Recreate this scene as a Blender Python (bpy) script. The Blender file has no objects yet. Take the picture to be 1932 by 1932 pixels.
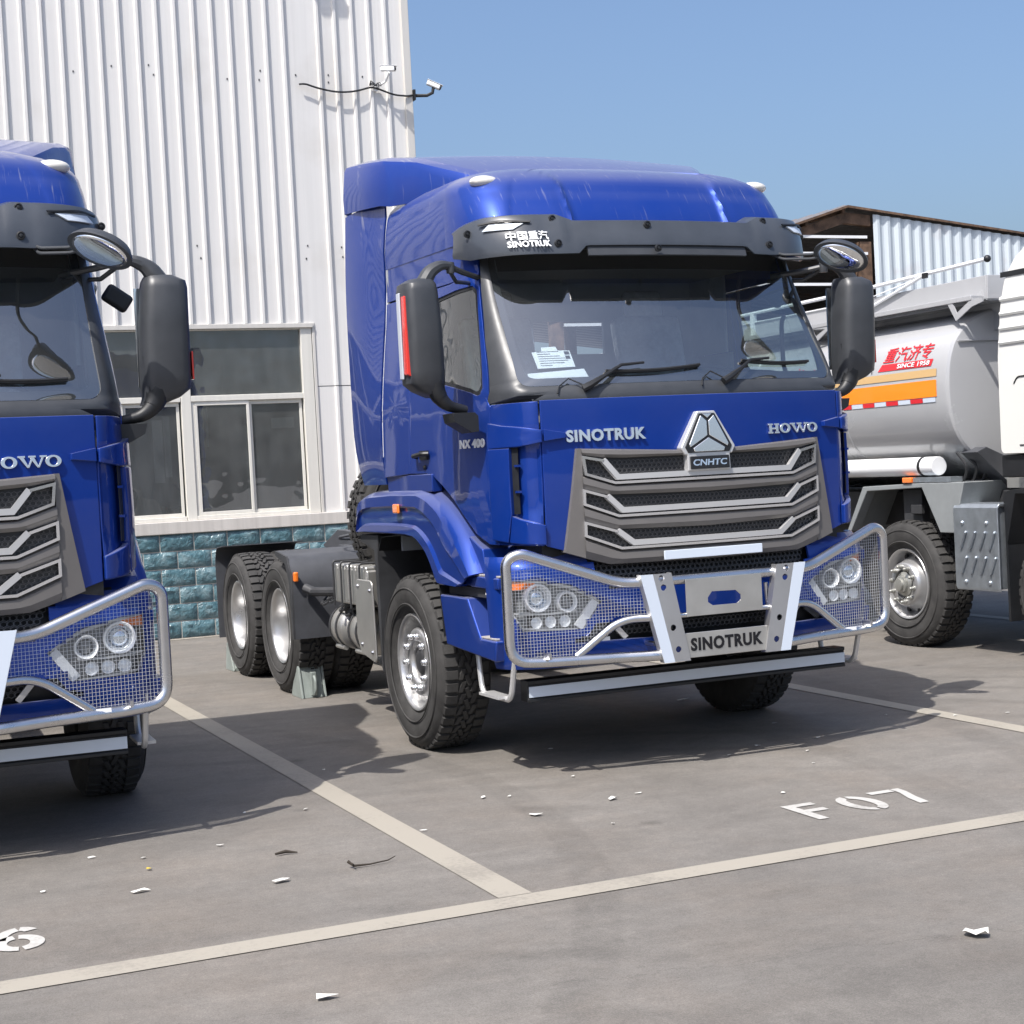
import bpy, math, random
from mathutils import Vector, Matrix
random.seed(7)
R = math.radians
sc = bpy.context.scene
C = sc.collection
# ------------------------------------------------------------------ camera
def look(name, loc, yaw, pitch, roll, lens):
    cd = bpy.data.cameras.new(name); co = bpy.data.objects.new(name, cd); C.objects.link(co)
    F = Vector((math.sin(yaw)*math.cos(pitch), math.cos(yaw)*math.cos(pitch), math.sin(pitch)))
    Rt = Vector((math.cos(yaw), -math.sin(yaw), 0)); U = Rt.cross(F)
    c, s = math.cos(roll), math.sin(roll)
    R2 = Rt*c + U*s; U2 = U*c - Rt*s
    m = Matrix((R2, U2, -F)).transposed().to_4x4(); m.translation = Vector(loc)
    co.matrix_world = m
    cd.sensor_width = 36; cd.lens = lens; cd.clip_start = .1; cd.clip_end = 3000
    return co
sc.camera = look('camera', (-4.5499, -9.3858, 1.6978), .4063, -.0279, -.0524, 36*3062.44/1932)
# ------------------------------------------------------------------ sky and sun
SUN_EL = R(56.5); sd = Vector((-.56, -.36, 1)).normalized()
w = bpy.data.worlds.new('World'); sc.world = w; w.use_nodes = True
nt = w.node_tree; bg = nt.nodes['Background']
sky = nt.nodes.new('ShaderNodeTexSky'); sky.sky_type = 'NISHITA'; sky.sun_disc = False
sky.sun_elevation = SUN_EL; sky.sun_rotation = math.atan2(sd.x, sd.y)
sky.air_density = 1.0; sky.dust_density = 4.8; sky.ozone_density = 5.6
nt.links.new(sky.outputs[0], bg.inputs[0]); bg.inputs[1].default_value = .13
sl = bpy.data.lights.new('sun', 'SUN'); sl.energy = 4.2; sl.angle = R(.5); sl.color = (1, .955, .9)
so = bpy.data.objects.new('sun', sl); C.objects.link(so); so.rotation_euler = sd.to_track_quat('Z', 'Y').to_euler()
so.location = (0, 0, 30)
sc.view_settings.view_transform = 'Standard'; sc.view_settings.look = 'None'
sc.view_settings.exposure = 0.62; sc.view_settings.gamma = 1
sc.render.engine = 'CYCLES'
sc.cycles.max_bounces = 10; sc.cycles.transparent_max_bounces = 16
# ------------------------------------------------------------------ materials
def mat(name, col, rough=.5, metal=0., coat=0., noise=None, bump=None, spec=.5, coatr=.04):
    """noise=(scale, amount) varies the tone, bump=(scale, strength, distance)"""
    m = bpy.data.materials.new(name); m.use_nodes = True; n = m.node_tree; b = n.nodes['Principled BSDF']
    b.inputs['Base Color'].default_value = (*col, 1); b.inputs['Roughness'].default_value = rough
    b.inputs['Metallic'].default_value = metal; b.inputs['Coat Weight'].default_value = coat
    b.inputs['Coat Roughness'].default_value = coatr; b.inputs['Specular IOR Level'].default_value = spec
    tc = n.nodes.new('ShaderNodeTexCoord')
    if noise:
        t = n.nodes.new('ShaderNodeTexNoise'); t.inputs['Scale'].default_value = noise[0]; t.inputs['Detail'].default_value = 6
        t.inputs['Roughness'].default_value = .65
        n.links.new(tc.outputs['Object'], t.inputs['Vector'])
        mr = n.nodes.new('ShaderNodeMapRange'); mr.inputs['From Min'].default_value = .3; mr.inputs['From Max'].default_value = .7
        mr.inputs['To Min'].default_value = 1-noise[1]; mr.inputs['To Max'].default_value = 1+noise[1]
        n.links.new(t.outputs[0], mr.inputs['Value'])
        mx = n.nodes.new('ShaderNodeVectorMath'); mx.operation = 'SCALE'; mx.inputs[0].default_value = col
        n.links.new(mr.outputs[0], mx.inputs['Scale']); n.links.new(mx.outputs[0], b.inputs['Base Color'])
        m2 = n.nodes.new('ShaderNodeMapRange'); m2.inputs['To Min'].default_value = max(0, rough-.1); m2.inputs['To Max'].default_value = min(1, rough+.1)
        n.links.new(t.outputs[0], m2.inputs['Value']); n.links.new(m2.outputs[0], b.inputs['Roughness'])
    if bump:
        t2 = n.nodes.new('ShaderNodeTexNoise'); t2.inputs['Scale'].default_value = bump[0]; t2.inputs['Detail'].default_value = 4
        n.links.new(tc.outputs['Object'], t2.inputs['Vector'])
        bp = n.nodes.new('ShaderNodeBump'); bp.inputs['Strength'].default_value = bump[1]; bp.inputs['Distance'].default_value = bump[2]
        n.links.new(t2.outputs[0], bp.inputs['Height']); n.links.new(bp.outputs[0], b.inputs['Normal'])
        if coat: n.links.new(bp.outputs[0], b.inputs['Coat Normal'])
    return m
def glass(name, tint, gloss=.12, rough=.01, film=0.0, wave=0.0):
    """thin pane: tinted see-through, sky-reflecting, with a light film of dust"""
    m = bpy.data.materials.new(name); m.use_nodes = True; n = m.node_tree; n.nodes.clear()
    out = n.nodes.new('ShaderNodeOutputMaterial'); tr = n.nodes.new('ShaderNodeBsdfTransparent'); tr.inputs[0].default_value = (*tint, 1)
    gl = n.nodes.new('ShaderNodeBsdfGlossy'); gl.inputs['Roughness'].default_value = rough
    fr = n.nodes.new('ShaderNodeFresnel'); ge = n.nodes.new('ShaderNodeNewGeometry')   # a thin pane reflects alike from both sides
    ir = n.nodes.new('ShaderNodeMapRange'); ir.inputs['To Min'].default_value = 1.5; ir.inputs['To Max'].default_value = .6667; n.links.new(ge.outputs['Backfacing'], ir.inputs['Value']); n.links.new(ir.outputs[0], fr.inputs[0])
    ad = n.nodes.new('ShaderNodeMath'); ad.operation = 'ADD'; ad.use_clamp = True; ad.inputs[1].default_value = gloss
    n.links.new(fr.outputs[0], ad.inputs[0])
    df = n.nodes.new('ShaderNodeBsdfDiffuse'); df.inputs[0].default_value = (.5, .52, .52, 1)
    tc = n.nodes.new('ShaderNodeTexCoord'); nz = n.nodes.new('ShaderNodeTexNoise'); nz.inputs['Scale'].default_value = 6; nz.inputs['Detail'].default_value = 8
    mp = n.nodes.new('ShaderNodeMapping'); mp.inputs['Scale'].default_value = (1.2, 1.2, .4)
    n.links.new(tc.outputs['Object'], mp.inputs[0]); n.links.new(mp.outputs[0], nz.inputs['Vector'])
    mr = n.nodes.new('ShaderNodeMapRange'); mr.inputs['From Min'].default_value = .35; mr.inputs['From Max'].default_value = .75
    mr.inputs['To Max'].default_value = film*1.3; mr.inputs['To Min'].default_value = film*.8
    n.links.new(nz.outputs[0], mr.inputs['Value'])
    m1 = n.nodes.new('ShaderNodeMixShader'); m2 = n.nodes.new('ShaderNodeMixShader')
    n.links.new(mr.outputs[0], m1.inputs[0]); n.links.new(tr.outputs[0], m1.inputs[1]); n.links.new(df.outputs[0], m1.inputs[2])
    n.links.new(ad.outputs[0], m2.inputs[0]); n.links.new(m1.outputs[0], m2.inputs[1]); n.links.new(gl.outputs[0], m2.inputs[2])
    if wave:
        w1 = n.nodes.new('ShaderNodeTexNoise'); w1.inputs['Scale'].default_value = 2.2; n.links.new(tc.outputs['Object'], w1.inputs['Vector'])
        bp = n.nodes.new('ShaderNodeBump'); bp.inputs['Distance'].default_value = wave; n.links.new(w1.outputs[0], bp.inputs['Height'])
        n.links.new(bp.outputs[0], gl.inputs['Normal'])
    n.links.new(m2.outputs[0], out.inputs[0]); return m
def paint_blue(name='blue_paint', dust=True):
    m = mat(name, (.005, .034, .235), .40, .35, .8, spec=.1, coatr=.03)
    n = m.node_tree; b = n.nodes['Principled BSDF']; tc = n.nodes.new('ShaderNodeTexCoord')
    wv = n.nodes.new('ShaderNodeTexNoise'); wv.inputs['Scale'].default_value = 1.9; wv.inputs['Detail'].default_value = 1.5
    n.links.new(tc.outputs['Object'], wv.inputs['Vector'])
    bp = n.nodes.new('ShaderNodeBump'); bp.inputs['Strength'].default_value = .13; bp.inputs['Distance'].default_value = .012
    n.links.new(wv.outputs[0], bp.inputs['Height']); n.links.new(bp.outputs[0], b.inputs['Coat Normal'])
    # pale dust: settled film plus run-down streaks on the high parts
    mp = n.nodes.new('ShaderNodeMapping'); mp.inputs['Scale'].default_value = (70, 8, .32)
    st = n.nodes.new('ShaderNodeTexNoise'); st.inputs['Scale'].default_value = 1.0; st.inputs['Detail'].default_value = 5
    n.links.new(tc.outputs['Object'], mp.inputs[0]); n.links.new(mp.outputs[0], st.inputs['Vector'])
    r1 = n.nodes.new('ShaderNodeMapRange'); r1.inputs['From Min'].default_value = .62; r1.inputs['From Max'].default_value = .80; r1.inputs['To Max'].default_value = .30
    n.links.new(st.outputs[0], r1.inputs['Value'])
    sx = n.nodes.new('ShaderNodeSeparateXYZ'); n.links.new(tc.outputs['Object'], sx.inputs[0])
    r2 = n.nodes.new('ShaderNodeMapRange'); r2.inputs['From Min'].default_value = 2.95; r2.inputs['From Max'].default_value = 3.25
    n.links.new(sx.outputs['Z'], r2.inputs['Value'])
    mu = n.nodes.new('ShaderNodeMath'); mu.operation = 'MULTIPLY'; n.links.new(r1.outputs[0], mu.inputs[0]); n.links.new(r2.outputs[0], mu.inputs[1])
    fl = n.nodes.new('ShaderNodeTexNoise'); fl.inputs['Scale'].default_value = 1.7; fl.inputs['Detail'].default_value = 9; fl.inputs['Roughness'].default_value = .7
    n.links.new(tc.outputs['Object'], fl.inputs['Vector'])
    r3 = n.nodes.new('ShaderNodeMapRange'); r3.inputs['From Min'].default_value = .4; r3.inputs['From Max'].default_value = .8; r3.inputs['To Min'].default_value = .0; r3.inputs['To Max'].default_value = .02
    n.links.new(fl.outputs[0], r3.inputs['Value'])
    # dust lies thicker on faces that look up
    ge = n.nodes.new('ShaderNodeNewGeometry'); sn = n.nodes.new('ShaderNodeSeparateXYZ'); n.links.new(ge.outputs['Normal'], sn.inputs[0])
    r4 = n.nodes.new('ShaderNodeMapRange'); r4.inputs['From Min'].default_value = .55; r4.inputs['From Max'].default_value = 1; r4.inputs['To Max'].default_value = .16
    n.links.new(sn.outputs['Z'], r4.inputs['Value'])
    a1 = n.nodes.new('ShaderNodeMath'); a1.operation = 'ADD'; n.links.new(mu.outputs[0], a1.inputs[0]); n.links.new(r3.outputs[0], a1.inputs[1])
    a2 = n.nodes.new('ShaderNodeMath'); a2.operation = 'ADD'; a2.use_clamp = True; n.links.new(a1.outputs[0], a2.inputs[0]); n.links.new(r4.outputs[0], a2.inputs[1])
    out = n.nodes['Material Output']; df = n.nodes.new('ShaderNodeBsdfDiffuse'); df.inputs[0].default_value = (.46, .45, .42, 1)
    ms = n.nodes.new('ShaderNodeMixShader'); n.links.new(a2.outputs[0], ms.inputs[0]); n.links.new(b.outputs[0], ms.inputs[1]); n.links.new(df.outputs[0], ms.inputs[2])
    n.links.new(ms.outputs[0], out.inputs[0])
    return m
MT = {}
MT['blue'] = paint_blue()
MT['plastic'] = mat('dark_grey_plastic', (.040, .043, .048), .42, noise=(9, .12), bump=(900, .12, .0006))
MT['visorp'] = mat('smoked_visor_plastic', (.046, .052, .062), .32, noise=(5, .12), coat=.3)
MT['black'] = mat('black_plastic', (.010, .011, .013), .5, noise=(12, .2))
MT['wire'] = mat('galvanised_wire', (.62, .64, .66), .4, .5)
MT['rubber'] = mat('tyre_rubber', (.034, .033, .032), .80, noise=(7, .45), bump=(60, .3, .002))
MT['grille'] = mat('warm_grey_grille_plastic', (.120, .113, .108), .42, noise=(6, .06), bump=(700, .1, .0005))
MT['meshd'] = mat('grille_mesh_plastic', (.055, .055, .058), .45)
MT['chrome'] = mat('chrome', (.84, .85, .87), .12, .9)
MT['satin'] = mat('satin_silver_trim', (.56, .56, .56), .32, .45)
MT['steel'] = mat('brushed_steel_tube', (.62, .62, .63), .27, 1.0, noise=(3, .05))
MT['steelp'] = mat('brushed_steel_plate', (.55, .55, .55), .42, .9, noise=(3, .06))
MT['alu'] = mat('cast_aluminium', (.52, .51, .48), .42, .8, noise=(5, .08))
MT['rim'] = mat('silver_wheel_paint', (.50, .50, .50), .30, .75, noise=(5, .10))
MT['white'] = mat('white_plastic', (.78, .79, .80), .4, noise=(5, .03))
MT['edgegrey'] = mat('pale_mirror_edge', (.42, .45, .50), .3)
MT['reflex'] = mat('white_reflective_tape', (.55, .61, .69), .35, 0)
MT['chassis'] = mat('chassis_grey_paint', (.055, .058, .066), .55, noise=(4, .25))
MT['dirty'] = mat('dusty_black_steel', (.03, .031, .034), .6, noise=(4, .35))
MT['amber'] = mat('amber_lens', (.85, .19, .02), .15, 0, 1.0)
MT['red'] = mat('red_reflector', (.62, .03, .02), .2, 0, .8)
MT['lens'] = mat('frosted_clear_lens', (.62, .60, .55), .2, 0, .8)
MT['glass'] = glass('windscreen_glass', (.80, .88, .91), .29, .008, .035)
MT['sideglass'] = glass('green_tinted_side_glass', (.62, .74, .70), .16, .01, .02, .004)
MT['cover'] = glass('headlight_cover', (.93, .95, .96), .03, .02, .02)
MT['mirror'] = mat('mirror_glass', (.80, .82, .84), .03, 1.0)
MT['trim'] = mat('cab_lining', (.30, .32, .34), .8, noise=(3, .15))
MT['dash'] = mat('dashboard_plastic', (.11, .11, .115), .6, noise=(5, .15))
MT['wrap'] = mat('plastic_wrapped_seat', (.34, .36, .38), .25, 0, .6, noise=(5, .35), bump=(12, .8, .02))
MT['tread'] = mat('step_tread_plate', (.42, .40, .38), .6, .3, bump=(120, .8, .004), noise=(20, .15))
MT['paper'] = mat('printed_paper', (.80, .82, .82), .6)
MT['ink'] = mat('dark_ink', (.012, .012, .014), .7, spec=.2)
MT['chock'] = mat('grey_green_plastic', (.22, .25, .235), .55, noise=(8, .15))
# ------------------------------------------------------------------ mesh helpers
class MB:
    def __init__(s): s.v = []; s.f = []; s.m = []
    def add(s, vs, fs, mi=0):
        o = len(s.v); s.v += [tuple(p) for p in vs]; s.f += [tuple(i+o for i in f) for f in fs]; s.m += [mi]*len(fs); return s
    def box(s, a, b, mi=0, M=None):
        (x0, y0, z0), (x1, y1, z1) = a, b
        vs = [Vector(p) for p in ((x0,y0,z0),(x1,y0,z0),(x1,y1,z0),(x0,y1,z0),(x0,y0,z1),(x1,y0,z1),(x1,y1,z1),(x0,y1,z1))]
        if M: vs = [M @ p for p in vs]
        return s.add(vs, [(0,3,2,1),(4,5,6,7),(0,1,5,4),(1,2,6,5),(2,3,7,6),(3,0,4,7)], mi)
    def prism(s, pts, ax, a, b, mi=0, map=None):
        """polygon in the two axes other than ax, extruded from a to b"""
        n = len(pts); mk = {'x': lambda p, t: (t, p[0], p[1]), 'y': lambda p, t: (p[0], t, p[1]), 'z': lambda p, t: (p[0], p[1], t)}[ax]
        vs = [mk(p, a) for p in pts]+[mk(p, b) for p in pts]
        if map: vs = [map(Vector(p)) for p in vs]
        area = sum(pts[i][0]*pts[(i+1) % n][1]-pts[(i+1) % n][0]*pts[i][1] for i in range(n))
        fl = (area > 0) ^ (b < a) ^ (ax == 'y')
        fs = [tuple(range(n))[::-1] if fl else tuple(range(n)), tuple(range(n, 2*n)) if fl else tuple(range(n, 2*n))[::-1]]
        for i in range(n):
            j = (i+1) % n; fs.append((i, j, n+j, n+i) if fl else (i, n+i, n+j, j))
        return s.add(vs, fs, mi)
    def tube(s, path, r, n=12, closed=False, mi=0):
        P = [Vector(p) for p in path]; N = len(P); rr = r if isinstance(r, (list, tuple)) else [r]*N
        vs = []; up = None
        for i in range(N):
            if closed: t = (P[(i+1) % N]-P[i-1]).normalized()
            else: t = (P[min(i+1, N-1)]-P[max(i-1, 0)]).normalized()
            if up is None: up = t.orthogonal().normalized()
            else:
                up = (up-t*up.dot(t))
                up = up.normalized() if up.length > 1e-6 else t.orthogonal().normalized()
            bb = t.cross(up)
            for k in range(n):
                a = 2*math.pi*k/n; vs.append(P[i]+(up*math.cos(a)+bb*math.sin(a))*rr[i])
        fs = []
        for i in range(N if closed else N-1):
            j = (i+1) % N
            for k in range(n):
                l = (k+1) % n; fs.append((i*n+k, i*n+l, j*n+l, j*n+k))
        if not closed: fs += [tuple(range(n))[::-1], tuple((N-1)*n+k for k in range(n))]
        return s.add(vs, fs, mi)
    def lathe(s, prof, c, ax='x', n=48, mi=0, closed=False, cap=True):
        """prof: (radius, offset along ax)"""
        c = Vector(c); e = {'x': (Vector((1,0,0)), Vector((0,1,0)), Vector((0,0,1))), 'y': (Vector((0,1,0)), Vector((0,0,1)), Vector((1,0,0))), 'z': (Vector((0,0,1)), Vector((1,0,0)), Vector((0,1,0)))}[ax]
        vs = []; m = len(prof)
        for r, a in prof:
            for k in range(n):
                t = 2*math.pi*k/n; vs.append(c+e[0]*a+(e[1]*math.cos(t)+e[2]*math.sin(t))*r)
        fs = []
        for i in range(m if closed else m-1):
            j = (i+1) % m
            for k in range(n):
                l = (k+1) % n; fs.append((i*n+k, j*n+k, j*n+l, i*n+l))
        if not closed and cap:
            if prof[0][0] > 1e-4: fs.append(tuple(range(n)))
            if prof[-1][0] > 1e-4: fs.append(tuple((m-1)*n+k for k in range(n))[::-1])
        return s.add(vs, fs, mi)
    def sphere(s, c, r, n=12, mi=0, sc3=(1,1,1)):
        vs = []; fs = []
        for i in range(n//2+1):
            a = math.pi*i/(n//2)
            for k in range(n):
                t = 2*math.pi*k/n; vs.append((c[0]+r*sc3[0]*math.sin(a)*math.cos(t), c[1]+r*sc3[1]*math.sin(a)*math.sin(t), c[2]+r*sc3[2]*math.cos(a)))
        for i in range(n//2):
            for k in range(n):
                l = (k+1) % n; fs.append((i*n+k, (i+1)*n+k, (i+1)*n+l, i*n+l))
        return s.add(vs, fs, mi)
    def grid(s, fn, us, vs_, mi=0, flip=False):
        nu, nv = len(us), len(vs_); vs = [fn(u, v) for v in vs_ for u in us]; fs = []
        for j in range(nv-1):
            for i in range(nu-1):
                a = j*nu+i; q = (a, a+1, a+nu+1, a+nu); fs.append(q[::-1] if flip else q)
        return s.add(vs, fs, mi)
    def rings(s, rs, closed=True, cap=True, mi=0):
        n = len(rs[0]); vs = [p for r in rs for p in r]; fs = []
        for i in range(len(rs)-1):
            for k in range(n if closed else n-1):
                l = (k+1) % n; fs.append((i*n+k, i*n+l, (i+1)*n+l, (i+1)*n+k))
        if cap: fs += [tuple(range(n))[::-1], tuple((len(rs)-1)*n+k for k in range(n))]
        return s.add(vs, fs, mi)
    def mirrored(s):
        o = MB(); o.v = [(-x, y, z) for x, y, z in s.v]; o.f = [f[::-1] for f in s.f]; o.m = list(s.m); return o
    def both(s):
        m = s.mirrored(); o = len(s.v); s.v += m.v; s.f += [tuple(i+o for i in f) for f in m.f]; s.m += m.m; return s
    def moved(s, M):
        o = MB(); o.v = [tuple(M @ Vector(p)) for p in s.v]; o.f = list(s.f); o.m = list(s.m); return o
    def build(s, name, mats, parent=None, sharp=35, bevel=0, seg=2, solid=0, recalc=False):
        me = bpy.data.meshes.new(name); me.from_pydata(s.v, [], s.f)
        if not isinstance(mats, (list, tuple)): mats = [mats]
        for m in mats: me.materials.append(MT[m] if isinstance(m, str) else m)
        me.polygons.foreach_set('material_index', s.m); me.update(); me.validate()
        if recalc:
            import bmesh
            b = bmesh.new(); b.from_mesh(me); bmesh.ops.remove_doubles(b, verts=b.verts, dist=1e-5); bmesh.ops.recalc_face_normals(b, faces=b.faces); b.to_mesh(me); b.free()
        me.polygons.foreach_set('use_smooth', [True]*len(me.polygons)); me.set_sharp_from_angle(angle=R(sharp))
        o = bpy.data.objects.new(name, me); C.objects.link(o)
        if solid:
            d = o.modifiers.new('thickness', 'SOLIDIFY'); d.thickness = solid; d.offset = -1
        if bevel:
            d = o.modifiers.new('edge', 'BEVEL'); d.width = bevel; d.segments = seg; d.limit_method = 'ANGLE'; d.angle_limit = R(40)
            d = o.modifiers.new('normals', 'WEIGHTED_NORMAL'); d.keep_sharp = True
        elif solid:
            d = o.modifiers.new('split', 'EDGE_SPLIT'); d.split_angle = R(45)
        if parent: o.parent = parent
        return o
def thing(name, label, cat, loc=(0,0,0), rz=0, group=None):
    o = bpy.data.objects.new(name, None); C.objects.link(o); o.location = loc; o.rotation_euler = (0, 0, rz); o.empty_display_size = .2
    return tag(o, label, cat, group)
def tag(o, label, cat, group=None):
    o['label'] = label; o['category'] = cat
    if group: o['group'] = group
    return o
def struct(o, kind='structure'):
    o['kind'] = kind; return o
def fillet(pts, r, n=6, closed=False):
    """round the corners of a 3-D polyline"""
    P = [Vector(p) for p in pts]; N = len(P); out = []
    rr = r if isinstance(r, (list, tuple)) else [r]*N
    for i in range(N):
        if not closed and i in (0, N-1): out.append(P[i]); continue
        a, b, c = P[i-1], P[i], P[(i+1) % N]; u = (a-b); v = (c-b)
        k = min(rr[i], u.length*.49, v.length*.49)
        if k < 1e-4: out.append(b); continue
        p, q = b+u.normalized()*k, b+v.normalized()*k
        for j in range(n+1):
            t = j/n; out.append(p*(1-t)**2+b*2*t*(1-t)+q*t*t)
    return out
def fil2(pts, r, n=5):
    return [(p.x, p.y) for p in fillet([(x, y, 0) for x, y in pts], r, n, True)]
def loopcast(loop, c, ang):
    best = 0; d = (math.cos(ang), math.sin(ang)); n = len(loop)
    for i in range(n):
        ax, ay = loop[i][0]-c[0], loop[i][1]-c[1]; bx, by = loop[(i+1) % n][0]-c[0], loop[(i+1) % n][1]-c[1]
        ex, ey = bx-ax, by-ay; den = d[0]*ey-d[1]*ex
        if abs(den) < 1e-12: continue
        t = (ax*ey-ay*ex)/den; u = (ax*d[1]-ay*d[0])/den
        if t > 0 and -1e-6 <= u <= 1+1e-6: best = max(best, t)
    return (c[0]+d[0]*best, c[1]+d[1]*best)
def patch(outer, fn, inner=None, c=None, nr=6, extra=72):
    """surface patch between two star-shaped loops (or loop and centre), mapped by fn(u, v)"""
    ref = inner or outer
    if c is None: c = (sum(p[0] for p in ref)/len(ref), sum(p[1] for p in ref)/len(ref))
    an = {round(math.atan2(p[1]-c[1], p[0]-c[0]), 5) for l in (outer, inner or []) for p in l}
    for k in range(extra):
        a = -math.pi+2*math.pi*(k+.5)/extra
        if all(abs(a-b) > .02 for b in an): an.add(a)
    an = sorted(an); n = len(an); m = MB()
    O = [loopcast(outer, c, a) for a in an]; I = [loopcast(inner, c, a) for a in an] if inner else None
    vs = []; fs = []
    for j in range(nr+1):
        t = j/nr
        if not inner and j == 0: vs.append(fn(*c)); continue
        for k in range(n):
            q = I[k] if inner else c
            vs.append(fn(q[0]+(O[k][0]-q[0])*t, q[1]+(O[k][1]-q[1])*t))
    for j in range(nr):
        for k in range(n):
            l = (k+1) % n
            if not inner:
                if j == 0: fs.append((0, 1+k, 1+l)); continue
                a = 1+(j-1)*n; fs.append((a+k, a+n+k, a+n+l, a+l))
            else:
                a = j*n; fs.append((a+k, a+n+k, a+n+l, a+l))
    return m.add(vs, fs)
def inpoly(x, y, P):
    r = False; n = len(P)
    for i in range(n):
        x0, y0 = P[i]; x1, y1 = P[(i+1) % n]
        if (y0 > y) != (y1 > y) and x < (x1-x0)*(y-y0)/(y1-y0)+x0: r = not r
    return r
def spans(P, t, ax):
    """intervals of the other axis inside polygon P where axis ax equals t"""
    c = []; n = len(P)
    for i in range(n):
        a, b = P[i], P[(i+1) % n]
        if (a[ax] > t) != (b[ax] > t): c.append(a[1-ax]+(b[1-ax]-a[1-ax])*(t-a[ax])/(b[ax]-a[ax]))
    c.sort(); return list(zip(c[::2], c[1::2]))
def lerp_tab(tab, z):
    if z <= tab[0][0]: return tab[0][1:]
    for a, b in zip(tab, tab[1:]):
        if z <= b[0]:
            t = (z-a[0])/(b[0]-a[0]); return tuple(p+(q-p)*t for p, q in zip(a[1:], b[1:]))
    return tab[-1][1:]
def smooth_tab(tab, step=.01):
    """Catmull-Rom resampling of a table so that the surface has no creases"""
    out = []; n = len(tab)
    for i in range(n-1):
        p0, p1, p2, p3 = tab[max(i-1, 0)], tab[i], tab[i+1], tab[min(i+2, n-1)]
        k = max(2, int((p2[0]-p1[0])/step))
        for j in range(k):
            t = j/k; out.append(tuple(.5*((2*b)+(c-a)*t+(2*a-5*b+4*c-d)*t*t+(-a+3*b-3*c+d)*t**3) if ii else b+(c-b)*t for ii, (a, b, c, d) in enumerate(zip(p0, p1, p2, p3))))
    out.append(tab[-1]); return out
# ------------------------------------------------------------------ lettering
CJK = None
def text2d(s, w, h, bold=.0, shear=0., depth=.004, cjk=False, spacing=1.0):
    """letters as an MB in a box 0..w by 0..h, front face at y = -depth"""
    cu = bpy.data.curves.new('lettering', 'FONT'); cu.body = s; cu.extrude = .1; cu.offset = bold; cu.shear = shear; cu.resolution_u = 3; cu.space_character = spacing
    o = bpy.data.objects.new('lettering', cu); C.objects.link(o)
    dg = bpy.context.evaluated_depsgraph_get(); me = bpy.data.meshes.new_from_object(o.evaluated_get(dg))
    xs = [v.co.x for v in me.vertices]; ys = [v.co.y for v in me.vertices]
    m = MB()
    if xs:
        x0, x1, y0, y1 = min(xs), max(xs), min(ys), max(ys)
        m.add([((v.co.x-x0)/(x1-x0)*w, -depth if v.co.z > 0 else 0, (v.co.y-y0)/(y1-y0)*h) for v in me.vertices], [tuple(p.vertices) for p in me.polygons])
    bpy.data.objects.remove(o); bpy.data.curves.remove(cu); bpy.data.meshes.remove(me)
    return m
def remap(m, fn):
    o = MB(); o.v = [tuple(fn(*p)) for p in m.v]; o.f = list(m.f); o.m = list(m.m); return o
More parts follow.
